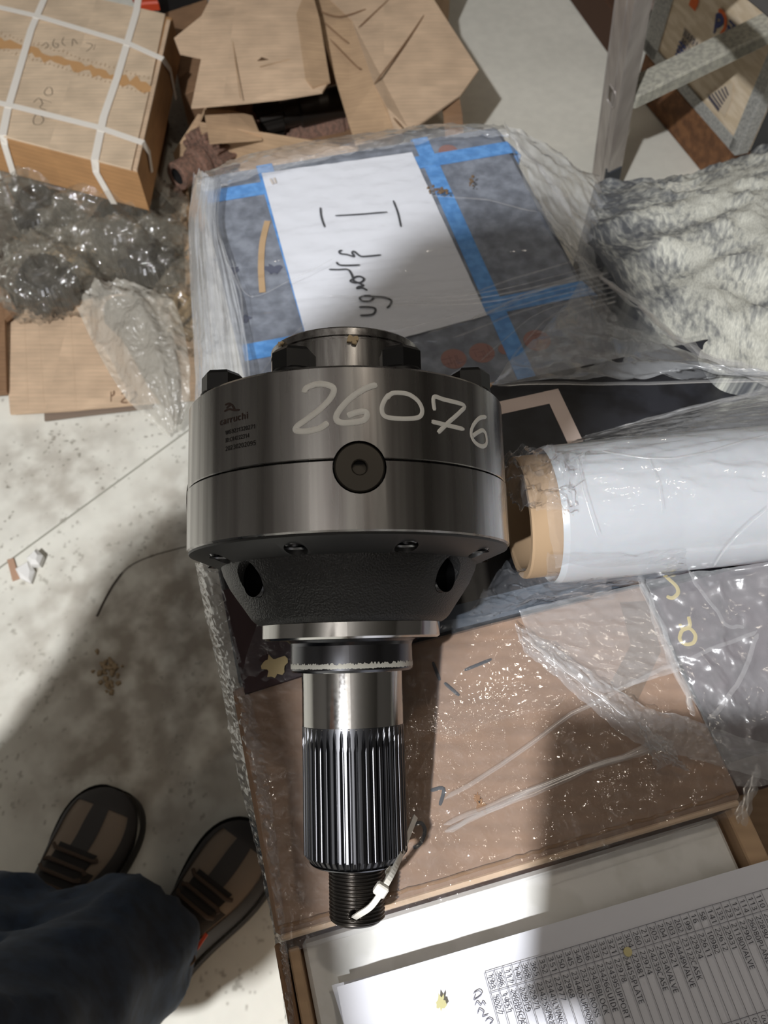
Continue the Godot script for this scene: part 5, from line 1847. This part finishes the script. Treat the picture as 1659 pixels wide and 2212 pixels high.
	# thick folds and stretched edges
	var folds := [
		[[[1060, 834, 0.695], [1300, 829, 0.7], [1720, 824, 0.722]], 0.0045],
		[[[1262, 948, 0.706], [1400, 909, 0.715], [1540, 873, 0.72], [1720, 833, 0.72]], 0.006],
		[[[1384, 1252, 0.712], [1410, 1320, 0.708], [1458, 1442, 0.704], [1500, 1540, 0.703]], 0.007],
		[[[1130, 1376, 0.707], [1200, 1430, 0.707], [1300, 1510, 0.707], [1370, 1556, 0.707]], 0.003],
		[[[962, 1730, 0.702], [1130, 1622, 0.702], [1310, 1508, 0.704], [1500, 1420, 0.706], [1640, 1365, 0.71]], 0.0036],
		[[[960, 1792, 0.701], [1150, 1710, 0.701], [1440, 1602, 0.702]], 0.0055],
		[[[1488, 1232, 0.722], [1530, 1300, 0.718], [1570, 1350, 0.716], [1610, 1362, 0.716]], 0.0035],
		[[[1530, 1560, 0.704], [1600, 1470, 0.71], [1640, 1370, 0.716]], 0.004],
		[[[1600, 1770, 0.69], [1618, 1720, 0.69], [1640, 1660, 0.69]], 0.008],
		[[[932, 424, 0.537], [1040, 432, 0.537], [1165, 460, 0.532]], 0.0035],
		[[[1020, 690, 0.54], [1130, 640, 0.54], [1240, 602, 0.54], [1330, 590, 0.53]], 0.006],
		[[[1010, 640, 0.54], [1150, 590, 0.54], [1262, 560, 0.535]], 0.004],
		[[[1300, 600, 0.56], [1380, 660, 0.63], [1460, 730, 0.7], [1560, 788, 0.73], [1700, 826, 0.745]], 0.012],
		[[[1160, 350, 0.515], [1230, 460, 0.5], [1300, 570, 0.5], [1400, 680, 0.53]], 0.010],
		[[[1100, 290, 0.522], [1200, 400, 0.49], [1290, 520, 0.48]], 0.006],
		[[[1160, 720, 0.56], [1330, 700, 0.56], [1480, 700, 0.55]], 0.004],
		[[[1330, 780, 0.57], [1500, 770, 0.57], [1690, 820, 0.58]], 0.006],
		[[[500, 560, 0.54], [540, 640, 0.54], [640, 600, 0.54], [720, 560, 0.54]], 0.002],
		[[[462, 470, 0.54], [486, 560, 0.54], [520, 640, 0.54], [524, 760, 0.545], [540, 860, 0.56]], 0.003],
		[[[540, 840, 0.56], [600, 760, 0.55], [660, 700, 0.545]], 0.002]]
	for k in 9:      # creases gathered towards the pinch beside the dusty bundle
		var x0 := 700.0 + 56.0 * k
		folds.append([[[x0, 640.0 + 24.0 * k - (k % 3) * 14.0, 0.542], [lerpf(x0, 1300.0, 0.5), 640.0 + 6.0 * k, 0.545], [1296.0 + k * 9.0, 572.0 + k * 9.0, 0.556]], 0.0024 + 0.0008 * (k % 3)])
	folds.append([[[1246, 992, 0.795], [1262, 1060, 0.802], [1290, 1160, 0.79]], 0.0014])
	folds.append([[[1400, 985, 0.797], [1424, 1050, 0.803], [1432, 1110, 0.8]], 0.0012])
	folds.append([[[1659, 1100, 0.8], [1590, 1160, 0.792], [1540, 1225, 0.77]], 0.0016])
	folds.append([[[1300, 975, 0.79], [1460, 990, 0.8], [1659, 940, 0.79]], 0.0018])
	for f in folds:
		var pts := []
		for q in f[0]:
			pts.append(P(q[0], q[1], q[2]))
		var mb := MB.new()
		var strands := 3 if f[1] >= 0.0055 else 1
		for k2 in strands:
			var c := smooth(pts, 8)
			var n := noise(int(f[0][0][0]) + int(f[0][0][1]) + k2 * 31, 0.12)
			for k in c.size():
				c[k] += Vector3(n.get_noise_1d(k) * f[1] * 0.7, 0, n.get_noise_1d(k + 77.0) * f[1] * 0.7) + A2 * (k2 - 1) * f[1] * 0.3
			mb.ribbon(c, UP, f[1] * (0.5 if strands > 1 else 0.75), 0.0003, 0.2)
		obj("film_fold", mb.mesh(), M.film_fold, t)

# a body as one skin: tapered capsules joined by a smooth minimum, meshed with surface nets
func skin(bones: Array, cell: float, k: float, wrinkle: float, sd: int, cut := []) -> ArrayMesh:
	var lo := Vector3(9, 9, 9)
	var hi := -lo
	for b in bones:
		for e in [[b[0], b[2]], [b[1], b[3]]]:
			var r: float = e[1] + 0.04
			lo = lo.min(e[0] - Vector3(r, r, r))
			hi = hi.max(e[0] + Vector3(r, r, r))
	var n := Vector3i(((hi - lo) / cell).ceil()) + Vector3i.ONE
	var field := PackedFloat32Array()
	field.resize(n.x * n.y * n.z)
	field.fill(1.0)
	var ns := noise(sd, 9.0, FastNoiseLite.TYPE_SIMPLEX_SMOOTH, FastNoiseLite.FRACTAL_RIDGED, 2)
	for b in bones:
		var a: Vector3 = b[0]
		var d: Vector3 = b[1] - a
		var ra: float = b[2]
		var rb: float = b[3]
		var dd := maxf(d.length_squared(), 1e-8)
		var m := maxf(ra, rb) + k + cell * 2.0
		var p0 := Vector3i(((a.min(b[1]) - Vector3(m, m, m) - lo) / cell).floor()).clamp(Vector3i.ZERO, n - Vector3i.ONE)
		var p1 := Vector3i(((a.max(b[1]) + Vector3(m, m, m) - lo) / cell).ceil()).clamp(Vector3i.ZERO, n - Vector3i.ONE)
		for z in range(p0.z, p1.z + 1):
			for y in range(p0.y, p1.y + 1):
				for x in range(p0.x, p1.x + 1):
					var p := lo + Vector3(x, y, z) * cell
					var h := clampf((p - a).dot(d) / dd, 0.0, 1.0)
					var v := p.distance_to(a + d * h) - lerpf(ra, rb, h)
					var i := x + n.x * (y + n.y * z)
					var o := field[i]
					var s := clampf(0.5 + 0.5 * (o - v) / k, 0.0, 1.0)
					field[i] = lerpf(o, v, s) - k * s * (1.0 - s)
	if wrinkle > 0 or cut:
		for z in n.z:
			for y in n.y:
				for x in n.x:
					var i := x + n.x * (y + n.y * z)
					if absf(field[i]) < cell * 3.0:
						var p := lo + Vector3(x, y, z) * cell
						field[i] -= wrinkle * ns.get_noise_3d(p.x, p.y * 0.55, p.z)
					if cut:
						for c in cut:
							var p2 := lo + Vector3(x, y, z) * cell
							if p2.distance_to(c[0]) < 0.2:
								field[i] = maxf(field[i], (c[0] - p2).dot(c[1]))
	var ids := {}
	var verts := PackedVector3Array()
	var step := [1, n.x, n.x * n.y]
	for z in n.z - 1:
		for y in n.y - 1:
			for x in n.x - 1:
				var i := x + n.x * (y + n.y * z)
				var mask := 0
				for c in 8:
					if field[i + (c & 1) + ((c >> 1) & 1) * step[1] + (c >> 2) * step[2]] < 0:
						mask |= 1 << c
				if mask == 0 or mask == 255:
					continue
				var sum := Vector3.ZERO
				var cnt := 0
				for c in 8:
					for ax in 3:
						if c & (1 << ax):
							continue
						var e := c | (1 << ax)
						if ((mask >> c) & 1) != ((mask >> e) & 1):
							var fa := field[i + (c & 1) + ((c >> 1) & 1) * step[1] + (c >> 2) * step[2]]
							var fb := field[i + (e & 1) + ((e >> 1) & 1) * step[1] + (e >> 2) * step[2]]
							var q := Vector3(c & 1, (c >> 1) & 1, c >> 2)
							q[ax] += fa / (fa - fb)
							sum += q
							cnt += 1
				ids[i] = verts.size()
				verts.append(lo + (Vector3(x, y, z) + sum / cnt) * cell)
	var mb := MB.new()
	mb.st.set_smooth_group(0)
	for i in ids:
		var z: int = i / step[2]
		var y: int = (i / n.x) % n.y
		var x: int = i % n.x
		var at := [x, y, z]
		for ax in 3:
			var u := (ax + 1) % 3
			var w := (ax + 2) % 3
			if at[u] == 0 or at[w] == 0:
				continue
			var s0 := field[i] < 0
			var s1 := field[i + step[ax]] < 0
			if s0 == s1:
				continue
			var q := [i, i - step[u], i - step[u] - step[w], i - step[w]]
			if not (ids.has(q[1]) and ids.has(q[2]) and ids.has(q[3])):
				continue
			if not s0:
				q.reverse()
			for k2 in [0, 2, 1, 0, 3, 2]:
				mb.v(verts[ids[q[k2]]])
	return mb.mesh()

func photographer() -> void:
	var t := thing("person", "person in dark blue jeans and dark trainers standing at the lower left, taking the picture", "person")
	# trousers
	var hip := Vector3(-0.475, 0.86, 0.22)
	var fa := Vector3(-0.465, 0.12, -0.028)      # ankles
	var fb := Vector3(-0.316, 0.12, -0.024)
	var ka := Vector3(-0.535, 0.47, 0.07)
	var kb := Vector3(-0.365, 0.48, 0.11)
	var jeans := mat(c8(40, 58, 82), 0.85)
	jeans.rim_enabled = true
	jeans.rim = 0.3
	tri_map(jeans, Vector3(5, 5, 5)).albedo_texture = ntex(noise(503, 0.03), c8(190, 190, 190), c8(255, 255, 255), 0.3, 0.7)
	var da := (ka - fa).normalized()
	var db := (kb - fb).normalized()
	obj("jeans", skin([[fa - da * 0.06, fa, 0.068, 0.07], [fa, ka, 0.07, 0.088], [ka, hip + Vector3(-0.08, 0, 0), 0.085, 0.092], [fb - db * 0.06, fb, 0.07, 0.072], [fb, kb, 0.072, 0.09], [kb, hip + Vector3(0.08, 0, 0.0), 0.085, 0.09], [hip + Vector3(-0.06, 0.03, 0), hip + Vector3(0.06, 0.03, 0), 0.118, 0.118], [hip, hip + Vector3(0, 0.14, 0), 0.128, 0.13]], 0.014, 0.05, 0.012, 501, [[fa - da * 0.05, da], [fb - db * 0.05, db]]), jeans, t, "dark blue jeans")
	# shirt, arms and neck in one skin; head on it; all out of view, posed to shade the stack
	var sl := Vector3(-0.55, 1.33, 0.28)
	var sr := Vector3(-0.38, 1.34, 0.29)
	var el := Vector3(-0.56, 1.08, 0.2)
	var er := Vector3(-0.10, 1.07, 0.53)
	var wl := Vector3(-0.43, 1.06, 0.10)
	var wr := Vector3(-0.01, 1.06, 0.31)
	obj("jacket", skin([[hip + Vector3(-0.04, 0.1, 0), hip + Vector3(0.04, 0.1, 0), 0.13, 0.13], [hip + Vector3(0, 0.1, 0), Vector3(-0.44, 1.24, 0.25), 0.135, 0.14], [sl, sr, 0.075, 0.075], [Vector3(-0.5, 1.24, 0.26), Vector3(-0.4, 1.24, 0.25), 0.11, 0.11], [sl, el, 0.062, 0.05], [el, wl, 0.05, 0.036], [sr, er, 0.058, 0.05], [er, wr, 0.05, 0.036]], 0.022, 0.05, 0.008, 502), mat(c8(40, 40, 44), 0.9), t, "dark jacket")
	var hd := Vector3(-0.335, 1.49, 0.21)
	var skinm := mat(c8(188, 140, 116), 0.6)
	skinm.subsurf_scatter_enabled = true
	skinm.subsurf_scatter_strength = 0.1
	var face := (Vector3(0.0, 1.0, -0.1) - hd).normalized()
	var rt := face.cross(UP).normalized()
	var upf := rt.cross(face)
	obj("head", skin([[hd + upf * 0.03 - face * 0.02, hd - upf * 0.02 + face * 0.01, 0.088, 0.08], [hd - upf * 0.07 + face * 0.04, hd - upf * 0.085 + face * 0.055, 0.05, 0.042], [hd + face * 0.088 + upf * 0.01, hd + face * 0.105 - upf * 0.028, 0.011, 0.016], [hd + rt * 0.083, hd + rt * 0.088 - upf * 0.03, 0.016, 0.012], [hd - rt * 0.083, hd - rt * 0.088 - upf * 0.03, 0.016, 0.012], [hd - upf * 0.05 - face * 0.04, Vector3(-0.43, 1.35, 0.28), 0.056, 0.062]], 0.012, 0.025, 0.0, 504), skinm, t)
	obj("hair", skin([[hd + upf * 0.05 - face * 0.03, hd - face * 0.05, 0.088, 0.086]], 0.014, 0.02, 0.006, 505), mat(c8(34, 28, 24), 0.8), t, "short dark hair")
	# hands: palm, four fingers and a thumb each, out of view near the unseen slab
	for s in 2:
		var w: Vector3 = wl if s == 0 else wr
		var g := Vector3(-0.32, 1.08, 0.04) if s == 0 else Vector3(0.0, 1.08, 0.22)
		var dir := (g - w).normalized()
		var side := dir.cross(UP).normalized()
		var nrm := side.cross(dir)
		var bones := [[w, w + dir * 0.04, 0.03, 0.026], [w + dir * 0.03 + side * 0.018, w + dir * 0.085 + side * 0.026, 0.018, 0.014], [w + dir * 0.03 - side * 0.018, w + dir * 0.085 - side * 0.026, 0.018, 0.014], [w + dir * 0.03, w + dir * 0.09, 0.02, 0.015]]
		for k in 4:
			var root := w + dir * 0.088 + side * (0.027 - 0.018 * k)
			var lf: float = [0.042, 0.047, 0.044, 0.034][k]
			var mid := root + dir * lf * 0.8 + nrm * 0.006
			bones.append([root, mid, 0.0092, 0.0086])
			bones.append([mid, mid + dir * lf * 0.25 - nrm * lf * 0.6, 0.0086, 0.0075])
		var tb := w + dir * 0.035 + side * (0.03 if s == 0 else -0.03)
		bones.append([tb, tb + dir * 0.045 + side * (0.022 if s == 0 else -0.022), 0.013, 0.011])
		bones.append([tb + dir * 0.045 + side * (0.022 if s == 0 else -0.022), tb + dir * 0.075 + side * (0.012 if s == 0 else -0.012), 0.011, 0.009])
		obj("hand", skin(bones, 0.006, 0.008, 0.0, 506), skinm, t)
	var ph := thing("unseen_slab", "black slab out of view before the photographer, placed to shade the brown carton", "unseen_slab", Vector3(-0.01, 1.1, 0.168))
	ph.basis = Basis(Vector3.RIGHT, deg_to_rad(30))  # out of view, sized and placed to darken the brown carton
	var mb := MB.new()
	mb.block(Transform3D(), Vector3(0.165, 0.008, 0.118), 0.003)
	obj("slab_body", mb.mesh(), mat(c8(20, 20, 22), 0.3), ph)
	mb = MB.new()
	mb.block(Transform3D(Basis(), Vector3(0, 0.0043, 0)), Vector3(0.152, 0.001, 0.07), 0.0003)
	obj("slab_face", mb.mesh(), mat(c8(30, 32, 36), 0.1), ph)
	shoe(t, Vector3(-0.452, 0, -0.02), Vector3(-0.378, 0, -0.232), 0)
	shoe(t, Vector3(-0.300, 0, 0.008), Vector3(-0.172, 0, -0.182), 1)

func shoe(t: Node3D, heel: Vector3, toe: Vector3, k: int) -> void:
	var f := (toe - heel).normalized()
	var s := f.cross(UP).normalized()
	heel = toe - f * 0.285
	var half := func(v: float) -> float: return 0.031 + 0.024 * smoothstep(0.3, 0.75, v) - 0.004 * sin(v * PI) - 0.052 * (1.0 - sqrt(maxf(1.0 - pow(maxf(v - 0.78, 0.0) / 0.22, 2.0), 0.0))) - 0.03 * pow(maxf(0.12 - v, 0.0) / 0.12, 2.0)
	var high := func(v: float) -> float: return 0.03 + 0.075 * smoothstep(0.78, 0.3, v) - 0.014 * smoothstep(0.9, 1.0, v)
	var at := func(v: float, a: float, off: float) -> Vector3:
		var w: float = maxf(half.call(v), 0.004)
		var h: float = high.call(v)
		var c := cos(a)
		var q := sin(a)
		return heel + f * 0.285 * v + s * (signf(c) * pow(absf(c), 0.75) * (w + off)) + UP * (0.026 + pow(maxf(q, 0.0), 0.8) * (h + off))
	var patch := func(v0: float, v1: float, a0: float, a1: float, off: float) -> ArrayMesh:
		var rows := []
		for j in 29:
			var row := []
			for i in 33:
				row.append(at.call(lerpf(v0, v1, sin(j / 28.0 * PI / 2)), lerpf(a0, a1, i / 32.0), off))
			rows.append(row)
		var m2 := MB.new()
		m2.grid(rows, 0, true)
		return m2.mesh()
	var dark := mat(c8(34, 32, 32), 0.8)
	var mid := mat(c8(60, 58, 58), 0.75)
	obj("shoe_upper", patch.call(0.0, 1.0, 0.0, PI, 0.0), mat(c8(134, 120, 106), 0.85), t, "grey-brown mesh shoe upper")
	obj("toe_bumper", patch.call(0.9, 1.0, 0.0, PI, 0.002), mid, t, "dark toe bumper")
	obj("shoe_overlay", patch.call(0.3, 0.93, 0.0, 0.72, 0.002), mid, t, "dark side overlay")
	obj("shoe_overlay", patch.call(0.3, 0.93, PI - 0.72, PI, 0.002), mid, t, "dark side overlay")
	obj("shoe_overlay", patch.call(0.58, 0.93, PI / 2 - 0.15, PI / 2 + 0.15, 0.002), mid, t, "dark strip up the toe")
	obj("heel_counter", patch.call(0.0, 0.34, 0.0, PI, 0.002), dark, t)
	obj("eyestay", patch.call(0.25, 0.62, PI / 2 - 0.75, PI / 2 + 0.75, 0.0022), mat(c8(46, 40, 36), 0.8), t, "dark lace panel")
	obj("tongue", patch.call(0.25, 0.7, PI / 2 - 0.42, PI / 2 + 0.42, 0.0035), dark, t, "black tongue")
	var mb := MB.new()
	for j in 6:
		var v := 0.42 + j * 0.05
		var pts := []
		for i in 9:
			pts.append(at.call(v + (0.012 if (i + j) % 2 else -0.012) * (1.0 if i in [0, 8] else 0.0), PI / 2 - 0.5 + 1.0 * i / 8.0, 0.0075))
		mb.tube(pts, 0.0028, 6)
	mb.tube(smooth([at.call(0.42, PI / 2 - 0.3, 0.008), at.call(0.36, PI / 2 - 0.7, 0.02), at.call(0.42, PI / 2 - 0.9, 0.02), at.call(0.44, PI / 2 - 0.4, 0.01)], 5), 0.0025, 6)
	obj("laces", mb.mesh(), mat(c8(74, 60, 50), 0.9), t, "dark brown laces")
	var org := mat(c8(222, 84, 52), 0.6)
	mb = MB.new()
	mb.strap([at.call(0.36, PI - 0.75, 0.006), at.call(0.44, PI - 0.62, 0.006), at.call(0.5, PI - 0.85, 0.006)], UP, 0.008, 0.002)
	obj("orange_trim", mb.mesh(), org, t, "orange trim")
	mb = MB.new()
	mb.strap([at.call(0.42, 0.5, 0.006), at.call(0.52, 0.8, 0.006)], UP, 0.004, 0.002)
	obj("orange_trim", mb.mesh(), org, t, "orange trim")
	var rows := []
	for e in [[0.0, 0.92], [0.004, 1.0], [0.024, 1.02], [0.03, 0.98]]:
		var row := []
		for i in 61:
			var a := TAU * i / 60.0
			var v := 0.5 - 0.5 * cos(a)
			row.append(heel + f * 0.285 * lerpf(-0.01, 1.012, v) + s * (signf(sin(a)) * (maxf(half.call(v), 0.0) + 0.007) * e[1] * (1.0 if absf(sin(a)) > 0.02 else 0.0)) + UP * e[0])
		rows.append(row)
	mb = MB.new()
	mb.grid(rows, 3)
	obj("sole", mb.mesh(), mat(c8(52, 50, 50), 0.8), t, "dark shoe sole")
